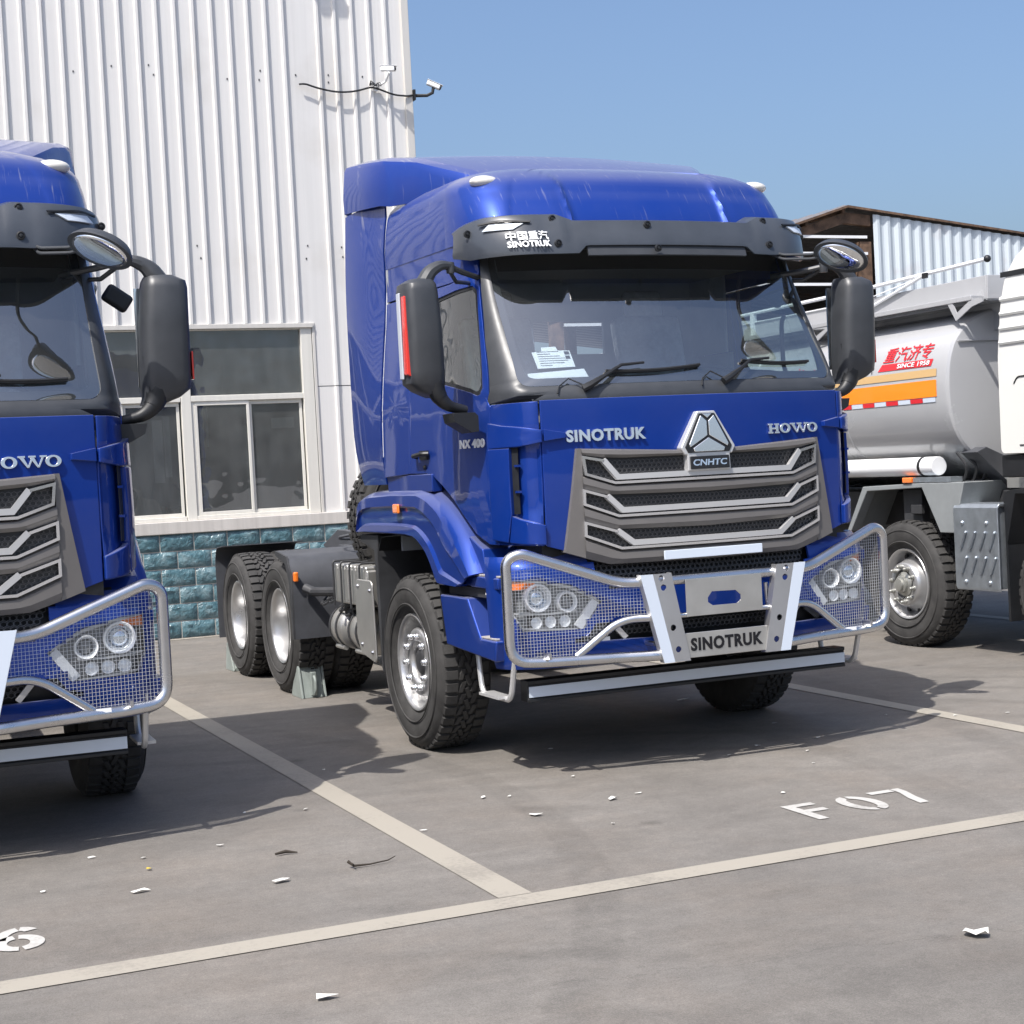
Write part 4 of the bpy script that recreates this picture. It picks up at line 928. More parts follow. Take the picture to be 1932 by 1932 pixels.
    ysh([(-.042, 1.926), (-.006, 1.895), (-.006, 1.815), (-.118, 1.752), (-.124, 1.768)], -1.613, -1.606, 'emblem_facet', 'chrome', em)
    ysh([(.042, 1.926), (.124, 1.768), (.118, 1.752), (.006, 1.815), (.006, 1.895)][::1], -1.613, -1.606, 'emblem_facet', 'chrome', em)
    ysh([(-.10, 1.746), (0, 1.803), (.10, 1.746), (.092, 1.726), (-.092, 1.726)], -1.613, -1.606, 'emblem_facet', 'chrome', em)
    ysh([(-.03, 1.934), (0, 1.91), (.03, 1.934)], -1.613, -1.606, 'emblem_facet', 'chrome', em)
    ysh([(-.122, 1.632), (.122, 1.632), (.122, 1.702), (-.122, 1.702)], -1.612, -1.600, 'name_plate', 'black', em)
    t = text2d('CNHTC', .215, .036, .026, shear=.15); remap(t, lambda a, b, c: (-.108+a, -1.609+b*.8+c*.1, 1.650+c)).build('plate_lettering', 'chrome', em)
    # words on the front panel
    t = text2d('SINOTRUK', .455, .066, .038, spacing=1.10); remap(t, lambda a, b, c: (lambda x, z: (x, plan(LOW, x, z, .003)+b*3+c*.05-.003, z))(-.815+a, 1.812+c)).build('front_lettering', 'chrome', T)
    m = MB()
    def bar(P): m.prism([(a, b) for a, b in P], 'y', -.012, 0.)
    def ring(cx, cz, rx, rz, tx, tz, n=28):
        o = [(cx+rx*math.cos(2*math.pi*k/n), cz+rz*math.sin(2*math.pi*k/n)) for k in range(n)]; i = [(cx+(rx-tx)*math.cos(2*math.pi*k/n), cz+(rz-tz)*math.sin(2*math.pi*k/n)) for k in range(n)]
        m.add([(a, -.012, b) for a, b in o]+[(a, -.012, b) for a, b in i]+[(a, 0, b) for a, b in o]+[(a, 0, b) for a, b in i], [(k, (k+1) % n, n+(k+1) % n, n+k) for k in range(n)]+[(k, 2*n+k, 2*n+(k+1) % n, (k+1) % n) for k in range(n)]+[(n+k, n+(k+1) % n, 3*n+(k+1) % n, 3*n+k) for k in range(n)])
    rq = lambda x0, z0, x1, z1: bar([(x0, z0), (x1, z0), (x1, z1), (x0, z1)])
    h = .056
    for x in (.008, .056): rq(x, .0092, x+.019, h-.0092); rq(x-.008, 0, x+.027, .009); rq(x-.008, h-.009, x+.027, h)
    rq(.0272, h/2-.005, .0558, h/2+.005)
    ring(.128, h/2, .040, h/2, .020, .009)
    for x in (.0, .05): bar([(.178+x, h-.0092), (.200+x, h-.0092), (.224+x, .0), (.214+x, .0)]); bar([(.2145+x, .0), (.2235+x, .0), (.247+x, h-.0092), (.236+x, h-.0092)])
    for x in (.170, .222, .277): rq(x, h-.009, x+.036, h)
    ring(.345-.002, h/2, .040, h/2, .020, .009)
    remap(m, lambda a, b, c: (lambda x, z: (x, plan(LOW, x, z, .003)+b+c*.05-.003, z))(.425+a*.93, 1.808+c)).build('front_lettering', 'chrome', T, bevel=.001)
    # ---------------- bumper
    bf = wrapq(BMP); m = MB(); qs = [-1.98+3.96*i/110 for i in range(111)]; zs = [.60+.61*i/24 for i in range(25)]
    hl = [(1.135, 1.095), (1.02, 1.085), (.82, 1.045), (.66, .948), (.775, .792), (1.10, .812), (1.14, .90)]
    low_open = [(-.62, .735), (.62, .735), (.56, .82), (-.56, .82)]; up_open = [(-.62, 1.0), (.62, 1.0), (.74, 1.22), (-.74, 1.22)]; fog = [(.40, .715), (.84, .735), (.70, .835), (.48, .83)]
    V = [bf(q, z) for z in zs for q in qs]; nq = len(qs); fs = []
    for j in range(24):
        for i in range(110):
            c = [V[j*nq+i], V[j*nq+i+1], V[(j+1)*nq+i+1], V[(j+1)*nq+i]]; cx = sum(p[0] for p in c)/4; cz = sum(p[2] for p in c)/4
            if inpoly(abs(cx), cz, hl) or inpoly(cx, cz, low_open) or inpoly(cx, cz, up_open) or inpoly(abs(cx), cz, fog): continue
            fs.append((j*nq+i, j*nq+i+1, (j+1)*nq+i+1, (j+1)*nq+i))
    m.add(V, fs); bu = m.build('bumper', 'blue', T, solid=.015, sharp=40)
    m = MB(); hexmesh(m, -.75, .75, .99, 1.2, up_open, lambda x, z: (x, plan(BMP, x, z, -.035), z), .030); m.build('bumper_mesh', 'meshd', bu, sharp=60)
    m = MB(); hexmesh(m, -.66, .66, .74, .83, low_open, lambda x, z: (x, plan(BMP, x, z, -.035), z), .030); m.build('bumper_mesh', 'meshd', bu, sharp=60)
    m = MB(); m.grid(lambda x, z: (x, plan(BMP, x, z, -.07), z), [-1.0+i*.1 for i in range(21)], [.62+.1*i for i in range(7)]); m.box((-1.05, -1.40, .62), (1.05, -1.0, 1.12)); m.build('bumper_backing', 'black', bu)
    for s in (-1, 1):
        m = MB(); strip(m, [(s*.60, .825), (s*.52, .735)], .028, lambda x, z: (x, plan(BMP, x, z, -.02), z), .02); m.build('fog_trim', 'satin', bu)
        m = MB(); strip(m, [(s*.66, .815), (s*.76, .745)], .05, lambda x, z: (x, plan(BMP, x, z, -.03), z), .02); m.build('fog_panel', 'plastic', bu)
    # ---------------- headlights
    for sg in (-1, 1):
        fb = lambda x, z, o=0.: (sg*x, plan(BMP, x, z, o), z); F2 = lambda x, z, o=0.: (x, plan(BMP, abs(x), z, o), z)
        P = [(sg*a, b) for a, b in hl]; cc = (sg*.93, .94)
        sm = [(cc[0]+(a-cc[0])*.97, cc[1]+(b-cc[1])*.97) for a, b in P]
        m = patch(P, lambda x, z: (x, plan(BMP, abs(x), z, -.05), z), c=cc, nr=6)
        ps = MB(); ps.add(m.v, m.f); N_ = len(P)
        ps.add([F2(a, b, .0) for a, b in P]+[F2(a, b, -.055) for a, b in P], [(i, (i+1) % N_, N_+(i+1) % N_, N_+i) for i in range(N_)])
        hd = ps.build('headlight', 'lampin', bu, sharp=30, recalc=True)
        for x, z, r, mt_ in ((1.005, .985, .078, 'lampring'), (.845, .955, .058, 'lampring')):
            m = MB(); y = plan(BMP, x, z)+.03
            m.lathe([(r, .02), (r, -.022), (r*.95, -.028), (r*.84, -.024), (r*.78, .0)], (sg*x, y, z), 'y', 32, cap=False); m.build('lamp_bezel', mt_, hd, sharp=50)
            m = MB(); m.lathe([(r*.78, .0), (r*.70, -.006), (r*.64, .0), (r*.60, .012)], (sg*x, y, z), 'y', 32, cap=False); m.build('lamp_ring', 'chrome', hd)
            m = MB(); m.sphere((sg*x, y+.018, z), r*.60, 20, sc3=(1, .7, 1)); m.build('projector_lens', 'headlens' if r > .07 else 'lampin', hd, sharp=180)
        m = MB()
        strip(m, fine([(sg*1.12, .905), (sg*.93, .895), (sg*.80, .905)], .05), .010, lambda x, z: F2(x, z, -.012), .02); m.build('lamp_divider', 'satin', hd)
        m = MB()
        for k in range(3):
            x = .865+k*.078; m.lathe([(.033, 0), (.027, .018), (.010, .012), (.0, .010)], (sg*x, plan(BMP, x, .85)+.012, .852), 'y', 16, cap=False)
        m.build('lamp_reflector', 'lampring', hd)
        m = MB(); strip(m, [(sg*.690, .950), (sg*.792, .812)], .046, lambda x, z: F2(x, z, -.010), .02); m.build('daytime_light', 'lampring', hd)
        m = MB(); strip(m, fine([(sg*.675, .955), (sg*.82, 1.030), (sg*.98, 1.070), (sg*1.12, 1.078)], .03), .016, lambda x, z: F2(x, z, -.010), .02); strip(m, fine([(sg*.80, .802), (sg*1.09, .822), (sg*1.128, .90)], .03), .010, lambda x, z: F2(x, z, -.010), .02); m.build('lamp_rim', 'satin', hd)
        m = patch([(sg*a, b) for a, b in [(1.125, 1.08), (1.02, 1.068), (1.01, 1.045), (1.08, 1.035), (1.13, 1.03)]], lambda x, z: F2(x, z, -.010), nr=2); m.build('turn_signal', 'amber', hd, solid=.01)
        ex = [(cc[0]+(a-cc[0])*1.075, cc[1]+(b-cc[1])*1.085) for a, b in P]
        m = patch([(cc[0]+(a-cc[0])*1.17, cc[1]+(b-cc[1])*1.2) for a, b in P], lambda x, z: F2(x, z, .004), P, c=cc, nr=1); m.build('lamp_surround', 'blue', hd, solid=.01, bevel=.003)
        m = patch(sm, lambda x, z: F2(x, z, .003), c=cc, nr=6); m.build('headlight_cover', 'cover', hd)
    # ---------------- bull bar
    def by(x): 
        a = abs(x); return -1.665 if a < .42 else (-1.665+(a-.42)/.2*.06 if a < .62 else -1.605+(a-.62)/.55*.10 if a < 1.17 else -1.505+(a-1.17)*.5)
    m = MB()
    for s in (-1, 1):
        P = [(s*x, by(x), z) for x, z in [(.40, 1.037), (.46, 1.040), (.60, 1.044), (1.135, 1.238), (1.205, 1.20), (1.205, .66), (1.0, .648), (.62, .643), (.44, .640), (.38, .640)]]
        m.tube(fillet(P, [.02, .02, .16, .11, .10, .12, .02, .05, .02, .02], 7), .029, 14)
        P = [(s*x, by(x)+.004, z) for x, z in [(.42, .845), (.60, .848), (.85, .665)]]; m.tube(fillet(P, .12, 7), .021, 12)
        P = [(s*x, -1.675, z) for x, z in [(.22, .845), (.40, .846)]]; m.tube(P, .014, 10)
    m.tube([(-.42, -1.655, 1.037), (.42, -1.655, 1.037)], .027, 14); m.tube([(-.31, -1.64, .845), (.31, -1.64, .845)], .012, 10)
    m.box((-1.03, -1.60, .668), (-1.015, -1.25, .70)); m.box((1.015, -1.60, .668), (1.03, -1.25, .70))
    for s in (-1, 1):
        for q in ((.42, .9, -1.64), (.42, .70, -1.64)): m.tube([(s*.41, q[2], q[1]), (s*.41, -1.45, q[1])], .014, 8)
        m.tube([(s*.30, -1.63, .98), (s*.33, -1.62, .66)], .014, 8)
    bb = m.build('bull_bar', 'steel', T, sharp=50)
    m = MB(); oc = [(-.082, .925), (-.058, .957), (.055, .957), (.082, .925), (.082, .895), (.062, .880), (-.062, .880), (-.082, .895)]
    oc = [(-.105, .930), (-.078, .962), (.072, .958), (.103, .930), (.103, .905), (.078, .885), (-.075, .885), (-.105, .905)]
    pf = patch([(-.24, 1.038), (.24, 1.038), (.24, .836), (-.24, .836)], lambda x, z: (x, -1.690, z), oc, nr=2); pf.build('winch_plate', 'alu', bb, solid=.006, bevel=.001)
    m = MB(); m.box((-.262, -1.694, .612), (.262, -1.686, .747)); pl_ = m.build('name_panel', 'alu', bb, bevel=.002)
    t = text2d('SINOTRUK', .455, .072, .042, spacing=1.12); remap(t, lambda a, b, c: (-.2275+a, -1.6945+b*.5, .647+c)).build('panel_lettering', 'ink', pl_)
    for s in (-1, 1):
        # leaning upright: metal inner half with four holes, reflective outer half
        def px(z, u): t = (z-.60)/(1.082-.60); xi = .238+(.332-.238)*t; xo = .398+(.520-.398)*t; return s*(xi+(xo-xi)*u)
        m = MB(); y = -1.706
        z0, z1 = .600, 1.082; hz = [(.667, .60), (.786, .60), (.93, .60), (1.007, .60)]
        hz = [.667, .786, 1.007]
        cuts = [z0]+[z for h_ in hz for z in (h_-.025, h_+.025)]+[z1]
        for a, b in zip(cuts, cuts[1:]):
            if abs(b-a-.05) < 1e-6:
                zc = (a+b)/2; n = 16; u0, u1 = 0, .60; xc_ = px(zc, .36)
                outer = [(px(a, u0), a), (px(a, u1), a), (px(b, u1), b), (px(b, u0), b)]; hole = [(xc_+.0175*math.cos(2*math.pi*k/n), zc+.0175*math.sin(2*math.pi*k/n)) for k in range(n)]
                pp = patch(outer, lambda x, z: (x, y, z), hole, nr=1, extra=16); m.add(pp.v, pp.f)
            else: m.add([(px(a, 0), y, a), (px(a, .60), y, a), (px(b, .60), y, b), (px(b, 0), y, b)], [(0,1,2,3) if s > 0 else (3,2,1,0)])
        up = m.build('upright', 'steelp', bb, solid=.006, sharp=30)
        m = MB(); m.add([(px(z0, .605), y-.001, z0), (px(z0, 1), y-.001, z0), (px(z1, 1), y-.001, z1), (px(z1, .605), y-.001, z1), (px(z0, .605), y+.006, z0), (px(z0, 1), y+.006, z0), (px(z1, 1), y+.006, z1), (px(z1, .605), y+.006, z1)], [(0,1,2,3), (4,7,6,5), (0,4,5,1), (1,5,6,2), (2,6,7,3), (3,7,4,0)])
        m.build('reflective_strip', 'reflex', up, recalc=True)
        m = MB(); 
        for u in (0.01, .985): m.add([(px(z0, u), y+.007, z0), (px(z1, u), y+.007, z1), (px(z1, u), y+.055, z1), (px(z0, u), y+.055, z0)], [(0,1,2,3)])
        m.build('upright_flange', 'steelp', up, solid=.005)
        # wire guard in front of the lamp
        W_ = [(s*a, b) for a, b in [(.455, 1.02), (.60, 1.022), (1.13, 1.216), (1.185, 1.17), (1.185, .70), (1.15, .672), (.87, .675), (.625, .860), (.455, .862)]]
        m = MB(); st = .0172; x = .455
        while x < 1.19:
            for a, b in spans(W_, s*x, 0): m.tube([(s*x, by(x)+.012, a), (s*x, by(x)+.012, b)], .00105, 4)
            x += st
        z = .68
        while z < 1.21:
            for a, b in spans(W_, z, 1): 
                k = max(1, int((b-a)/.12)); m.tube([(a+(b-a)*i/k, by(a+(b-a)*i/k)+.0145, z) for i in range(k+1)], .00105, 4)
            z += st
        m.build('lamp_guard_mesh', 'wire', bb)
        m = MB(); m.box((min(s*.86, s*.93), by(.9)-.027, .655), (max(s*.86, s*.93), by(.9)-.0255, .675)) if s > 0 else m.box((-.72, by(.7)+.005, .74), (-.66, by(.7)+.007, .76)); m.build('sticker', 'white', bb)
    # ---------------- underrun bar
    m = MB(); m.prism([(-1.305, .408), (-1.20, .408), (-1.20, .525), (-1.305, .525), (-1.305, .508), (-1.296, .500), (-1.296, .430), (-1.305, .424)], 'x', -1.032, 1.032); ub = m.build('underrun_bar', 'black', T, bevel=.002)
    m = MB(); m.box((-1.025, -1.304, .434), (1.030, -1.2965, .492)); m.build('reflective_strip', 'reflex', ub)
    # ---------------- mirrors
    for sg in (-1, 1):
        Mm = Matrix.Identity(4) if sg < 0 else Matrix.Translation((-.085-1.43*.12, -.03, 0)) @ Matrix.Scale(-1.12, 4, (1,0,0))
        def fin(m, name, mt, par, **k):
            o = m.moved(Mm)
            if sg > 0: o.f = [f[::-1] for f in o.f]
            return o.build(name, mt, par, **k)
        # housing lofted from horizontal sections; front bulges towards -y, mirror face looks back
        sec = [(2.10, -1.42, -1.325, -1.10), (2.135, -1.50, -1.335, -1.12), (2.175, -1.548, -1.330, -1.135), (2.24, -1.552, -1.330, -1.145), (2.50, -1.555, -1.338, -1.155), (2.68, -1.557, -1.350, -1.15), (2.715, -1.55, -1.356, -1.14), (2.742, -1.50, -1.37, -1.11)]
        rs = []
        for z, xo, xi, yf in sec:
            cx = (xo+xi)/2; rx = (xi-xo)/2; r = []
            for k in range(24):
                a = 2*math.pi*k/24; ca, sa = math.cos(a), math.sin(a)
                x = cx+rx*math.copysign(abs(ca)**.5, ca); y = -1.05+(-1.05-yf)*-1*0
                y = -1.00+(yf+1.00)*abs(sa)**.6 if sa < 0 else -1.00+.035*sa**.5
                r.append((x, y, z))
            rs.append(r)
        m = MB(); m.rings(rs); mi = fin(m, 'mirror', 'plastic', T, sharp=40, recalc=True)
        m = MB(); m.box((-1.535, -.968, 2.19), (-1.33, -.958, 2.69)); fin(m, 'mirror_glass', 'mirror', mi)
        P = fillet([(-1.44, -1.07, 2.70), (-1.385, -1.07, 2.785), (-1.32, -1.07, 2.82), (-1.25, -1.06, 2.815)], .03)
        m = MB(); m.tube(P, [.045-.022*i/(len(P)-1) for i in range(len(P))], 10)
        m.tube([(-1.26, -1.06, 2.81), (-1.17, -1.0, 2.79), (-1.02, -.89, 2.77)], .017, 8); m.tube([(-1.26, -1.04, 2.795), (-1.19, -.96, 2.74), (-1.04, -.82, 2.75)], .012, 8); m.lathe([(.022, -.03), (.026, 0), (.022, .03)], (-1.26, -1.06, 2.805), 'z', 12)
        fin(m, 'mirror_arm', 'plastic', mi)
        P = fillet([(-1.395, -1.07, 2.34), (-1.395, -1.08, 2.13), (-1.34, -1.09, 2.05), (-1.22, -1.08, 2.02)], .06)
        m = MB(); m.tube(P, [.060-.034*i/(len(P)-1) for i in range(len(P))], 12); m.prism([(-1.33, 2.005), (-1.20, 2.005), (-1.18, 1.985), (-1.18, 1.90), (-1.22, 1.895), (-1.32, 1.955)], 'y', -1.16, -1.00)
        fin(m, 'mirror_arm', 'black', mi, bevel=.008)
        m = MB(); m.box((-1.566, -1.05, 2.20), (-1.554, -1.00, 2.67)); (fin(m, 'mirror_edge', 'edgegrey', mi, bevel=.006) if sg < 0 else None)
        if sg > 0: m = MB(); m.box((-1.560, -1.09, 2.22), (-1.553, -1.03, 2.36)); fin(m, 'mirror_reflector', 'red', mi); continue
        m = MB(); m.prism([(-1.558, 2.225), (-1.532, 2.21), (-1.538, 2.40), (-1.542, 2.645), (-1.556, 2.65)], 'y', -1.105, -1.05); fin(m, 'mirror_reflector', 'red', mi, bevel=.004)
    # wide-angle front mirror on its arm above the right hand screen pillar
    m = MB(); c0 = Vector((1.02, -1.47, 2.82)); nz_ = Vector((.50, .42, .75)).normalized(); nx_ = (Vector((.84, -.4, -.37))-nz_*nz_.dot(Vector((.84, -.4, -.37)))).normalized(); ny_ = nz_.cross(nx_); Mw = Matrix.Translation(c0) @ Matrix((nx_, ny_, nz_)).transposed().to_4x4()
    m.lathe([(0, .065), (.08, .058), (.14, .035), (.163, .0), (.165, -.012), (.155, -.014)], (0,0,0), 'z', 36)
    wm = MB(); wm = m.moved(Mw @ Matrix.Scale(.98, 4, (1,0,0)) @ Matrix.Scale(.68, 4, (0,1,0))).build('kerb_mirror', 'plastic', T, sharp=60)
    m = MB(); m.lathe([(.156, -.010), (.12, -.020), (.06, -.026), (0, -.028)], (0,0,0), 'z', 36); m.moved(Mw @ Matrix.Scale(.98, 4, (1,0,0)) @ Matrix.Scale(.68, 4, (0,1,0))).build('mirror_glass', 'mirror', wm, sharp=180)
    m = MB()
    for dz in (0, .025): m.tube(fillet([(.74, -1.10, 2.92-dz), (.76, -1.26, 2.855-dz), (.90, -1.36, 2.845-dz), (1.0, -1.45, 2.87-dz)], .03), .008, 8)
    m.build('mirror_arm', 'plastic', wm)
    # small door mirror behind the right hand screen pillar
    m = MB(); m.box((-.075, -.03, -.05), (.075, .03, .05)); m.moved(Matrix.Translation((1.235, -.40, 2.71)) @ Matrix.Rotation(R(35), 4, 'Y')).build('door_mirror', 'black', T, bevel=.02, seg=3)
    # ---------------- wings over the front wheels, steps
    def SS(P, x, name, mt, par, bev=.006, inner=-.10, c=None):
        for sg in (-1, 1):
            m = MB(); n = len(P)
            m.add([(sg*x(y, z), y, z) for y, z in P]+[(sg*(x(y, z)+inner), y, z) for y, z in P], [])
            pass
    outl = [(.965, 1.325), (.96, 1.50), (.90, 1.555), (.72, 1.585), (.25, 1.600), (-.25, 1.600), (-.40, 1.575), (-.58, 1.515), (-.74, 1.42), (-.88, 1.31), (-.99, 1.20), (-1.06, 1.12)]
    innl = [(.965, 1.318), (.68, 1.316), (.25, 1.315), (.0, 1.312), (-.15, 1.300), (-.24, 1.268), (-.34, 1.215), (-.41, 1.15), (-.46, 1.09), (-.50, 1.035), (-.62, 1.033), (-.80, 1.033)]
    for sg in (-1, 1):
        o_ = resample(outl, 40); i_ = resample(innl, 40); m = MB(); rows = []
        for k, ((ya, za), (yb_, zb_)) in enumerate(zip(o_, i_)):
            r = []
            X0 = 1.215
            # section: top sheet inwards, rounded shoulder, outer face with a step, rolled inner edge
            cen = Vector((ya-yb_, za-zb_)); 
            def pt(t, x): return (sg*x, yb_+(ya-yb_)*t, zb_+(za-zb_)*t)
            r = [pt(1.03, .80), pt(1.03, 1.0), pt(1.02, 1.10), pt(.99, 1.16), pt(.93, 1.205), pt(.84, 1.232), pt(.62, 1.238), pt(.58, 1.222), pt(.24, 1.218), pt(.19, 1.235), pt(.03, 1.236), pt(0, 1.225), pt(-.01, 1.10), pt(-.01, .80)]
            rows.append(r)
        m.rings(rows, closed=False, cap=False); wg = m.build('wheel_arch', 'blue', T, solid=.012, sharp=32, recalc=True)
        m = MB(); q = lambda a: (min(a), max(a))
        x0, x1 = q((sg*1.235, sg*1.255)); m.box((x0, .05, 1.445), (x1, .15, 1.505)); m.build('side_marker', 'amber', wg, bevel=.012, seg=3)
        m = MB()
        # step housing: lower blue box with tread, recess, upper tread on a ledge
        def sp(P, xa, xb, name, mt, par, bev=.006):
            mm = MB(); mm.prism(P, 'x', min(sg*xa, sg*xb), max(sg*xa, sg*xb)); return mm.build(name, mt, par, bevel=bev)
        st_ = sp([(-.505, .975), (-.93, .975), (-1.10, .76), (-1.325, .76), (-1.30, .645), (-.575, .685)], 1.215, .80, 'step_housing', 'blue', T, .010)
        sp([(-.90, .974), (-1.33, .974), (-1.33, .70), (-1.0, .70)], 1.02, .80, 'step_recess', 'blue', st_, .004)
        sp([(-1.09, .762), (-1.30, .762), (-1.30, .772), (-1.09, .772)], 1.205, 1.03, 'step_tread', 'tread', st_, .002)
        sp([(-.53, 1.034), (-1.33, 1.034), (-1.33, .978), (-.53, .978)], 1.165, .80, 'step_gap_panel', 'dirty', st_, .004)
        up_ = sp([(-.93, 1.036), (-1.33, 1.036), (-1.33, 1.10), (-.97, 1.10)], 1.19, .80, 'upper_step', 'blue', st_, .008)
        sp([(-.94, 1.101), (-1.33, 1.101), (-1.33, 1.112), (-.96, 1.112)], 1.18, .90, 'step_tread', 'tread', up_, .002)
        sp([(-.62, 1.034), (-.92, 1.034), (-1.10, 1.115), (-1.06, 1.25), (-.88, 1.32), (-.78, 1.20)], 1.16, .80, 'step_cheek', 'blue', st_, .008)
        sp([(-1.10, 1.012), (-1.18, 1.012), (-1.18, .998), (-1.10, .998)], 1.170, 1.165, 'sticker', 'white', st_, 0)
        m = MB(); y0 = -1.10
        m.tube(fillet([(sg*1.14, -.86, .70), (sg*1.14, -.90, .47), (sg*1.14, -.93, .43), (sg*1.12, -1.24, .425), (sg*1.12, -1.28, .46), (sg*1.12, -1.36, .70)], .04), .016, 8); m.box((min(sg*1.09, sg*1.18), -1.22, .43), (max(sg*1.09, sg*1.18), -.95, .445)); m.build('hanging_step', 'satin', st_)
        # splash guard behind the wheel and dark wheel house
        m = MB(); m.prism([(.60, 1.30), (.97, 1.30), (.97, 1.25), (.70, 1.20), (.665, .44), (.64, .40), (.635, 1.20)], 'x', min(sg*1.205, sg*.62), max(sg*1.205, sg*.62)); sg_ = m.build('splash_guard', 'dirty', T, bevel=.004)
        m = MB(); pts = [(.62, 1.20), (.55, 1.29), (.2, 1.31), (-.12, 1.30), (-.33, 1.20), (-.46, 1.05), (-.5, .72)]
        m.rings([[(sg*1.20, y, z) for y, z in pts], [(sg*.60, y, z) for y, z in pts]], closed=False, cap=False); m.box((min(sg*.58, sg*.60), -.5, .75), (max(sg*.58, sg*.60), .62, 1.34)); m.build('wheel_housing', 'black', sg_, solid=.004)
        m = MB(); m.box((min(sg*.86, sg*.80), .628, .93), (max(sg*.86, sg*.80), .634, .945)); m.build('sticker', 'white', sg_)
    # ---------------- wheels and axles
    for sg in (-1, 1):
        wheel(T, 'front', sg*1.215, 0, sg); wheel(T, 'rear', sg*1.185, 3.2, sg); wheel(T, 'rear', sg*1.185, 4.55, sg)
    m = MB(); m.tube([(-1, 0, .48), (1, 0, .48)], .06); 
    for y in (3.2, 4.55): m.tube([(-.9, y, .53), (.9, y, .53)], .09); m.sphere((0, y, .53), .24, 16)
    m.build('axles', 'dirty', T)
    m = MB()
    for s in (-1, 1): m.prism([(-1.1, .98), (5.3, .98), (5.3, .72), (-1.1, .72)], 'x', min(s*.35, s*.43), max(s*.35, s*.43))
    for y in (-1.0, .8, 1.9, 2.7, 3.9, 5.2): m.box((-.35, y, .74), (.35, y+.08, .95))
    m.box((-.55, -1.30, .62), (.55, -.9, 1.0)); m.box((-.7, -.9, .55), (.7, .55, .95))
    m.build('chassis_frame', 'chassis', T, bevel=.006)
    m = MB(); m.box((-.4, 2.7, 1.10), (.4, 3.3, 1.18)); m.prism([(2.45, 1.12), (3.0, 1.22), (3.9, 1.24), (4.35, 1.10), (4.3, 1.08), (2.5, 1.08)], 'x', -.46, .46); m.box((-.52, 3.1, .99), (-.42, 3.7, 1.12)); m.box((.42, 3.1, .99), (.52, 3.7, 1.12))
    m.tube(fillet([(-.46, 3.0, 1.18), (-.75, 2.9, 1.20), (-.80, 2.75, 1.22), (-.72, 2.65, 1.24), (-.62, 2.8, 1.22)], .04), .012, 8)
    m.build('fifth_wheel', 'chassis', T, bevel=.01)
    m = MB(); m.box((-.62, 1.75, 1.10), (-.10, 2.5, 1.13)); 
    for k in range(4): m.box((-.60+.13*k, 1.78, 1.06), (-.55+.13*k, 2.45, 1.10))
    m.box((-.5, .62, 1.0), (.5, .75, 1.5)); m.box((-.2, .45, 1.5), (.25, .95, 1.7)); m.build('catwalk', 'alu', T, bevel=.004)
    # spare tyre upright behind the cab
    sp_ = TY.moved(Matrix.Translation((-.585, 1.25, 1.38)) @ Matrix.Rotation(R(90), 4, 'Z')).build('spare_tyre', 'rubber', T, sharp=30)
    rim_rear().moved(Matrix.Translation((-.585, 1.25, 1.38)) @ Matrix.Rotation(R(90), 4, 'Z')).build('spare_rim', 'rim', sp_, sharp=50)
    # mudguards of the rear axles
    for sg in (-1, 1):
        def mg(pts, name):
            m = MB(); P = fillet([(0, a, b) for a, b in pts], .12, 6)
            m.rings([[(sg*1.235, p.y, p.z) for p in P], [(sg*.50, p.y, p.z) for p in P]], closed=False, cap=False); return m.build(name, 'chassis', T, solid=.008, recalc=True, sharp=40)
        g1 = mg([(2.60, .47), (2.60, .95), (2.70, 1.10), (3.02, 1.135)], 'mudguard')
        g2 = mg([(4.85, 1.13), (5.10, 1.11), (5.17, 1.0), (5.17, .29)], 'mudguard')
        m = MB(); m.prism([(2.60, .47), (2.635, .47), (2.66, .90), (2.74, 1.04), (3.02, 1.10), (3.02, 1.135), (2.70, 1.10), (2.60, .95)], 'x', min(sg*1.236, sg*1.25), max(sg*1.236, sg*1.25)); m.build('mudguard_lip', 'dirty', g1)
        m = MB(); m.tube([(sg*1.15, 2.57, .86), (sg*1.10, 2.50, .83), (sg*1.03, 1.7, .865)], .035, 10); m.build('bracket_tube', 'dirty', g1)
        m = MB(); m.box((min(sg*1.20, sg*1.235), 2.55, .91), (max(sg*1.20, sg*1.235), 2.60, .985)); m.build('side_marker', 'amber', g1, bevel=.01)
        m = MB(); x0, x1 = min(sg*1.235, sg*1.245), max(sg*1.235, sg*1.245)
    # left hand side equipment: air tanks, battery box, heat shield
    for sg in (-1, 1):
        a, b = (sg*1.16, sg*.60); x0, x1 = min(a, b), max(a, b)
        m = MB(); m.box((x0, 1.02, .80), (x1, 1.76, 1.05)); 
        for k in range(9): m.box((x0-.004, 1.03+k*.082, .82), (x1+.004, 1.03+k*.082+.05, 1.075))
        bx = m.build('battery_box', 'alu', T, bevel=.012)
        for y in (1.10, 1.32, 1.52, 1.70): m = MB(); m.tube(fillet([(sg*.8, y, 1.095), (sg*1.175, y, 1.095), (sg*1.185, y, 1.08), (sg*1.185, y, .78)], .02), .008, 6); m.build('box_strap', 'dirty', bx)
        tk = MB()
        for y0, y1 in ((1.72, 2.12), (1.22, 1.66)):
            tk.lathe([(0, y0), (.09, y0+.012), (.145, y0+.05), (.16, y0+.09), (.16, y1-.09), (.145, y1-.05), (.09, y1-.012), (0, y1)], (sg*.98, 0, .60), 'y', 32)
            tk.tube([(sg*1.08, y0+.1, .46), (sg*1.08, y1-.1, .46)], .02, 8)
        t_ = tk.build('air_tank', 'alu', T)
        m = MB()
        for y in (1.85, 2.0, 1.38, 1.55): m.lathe([(.162, -.014), (.168, -.014), (.168, .014), (.162, .014)], (sg*.98, y, .60), 'y', 32, closed=True)
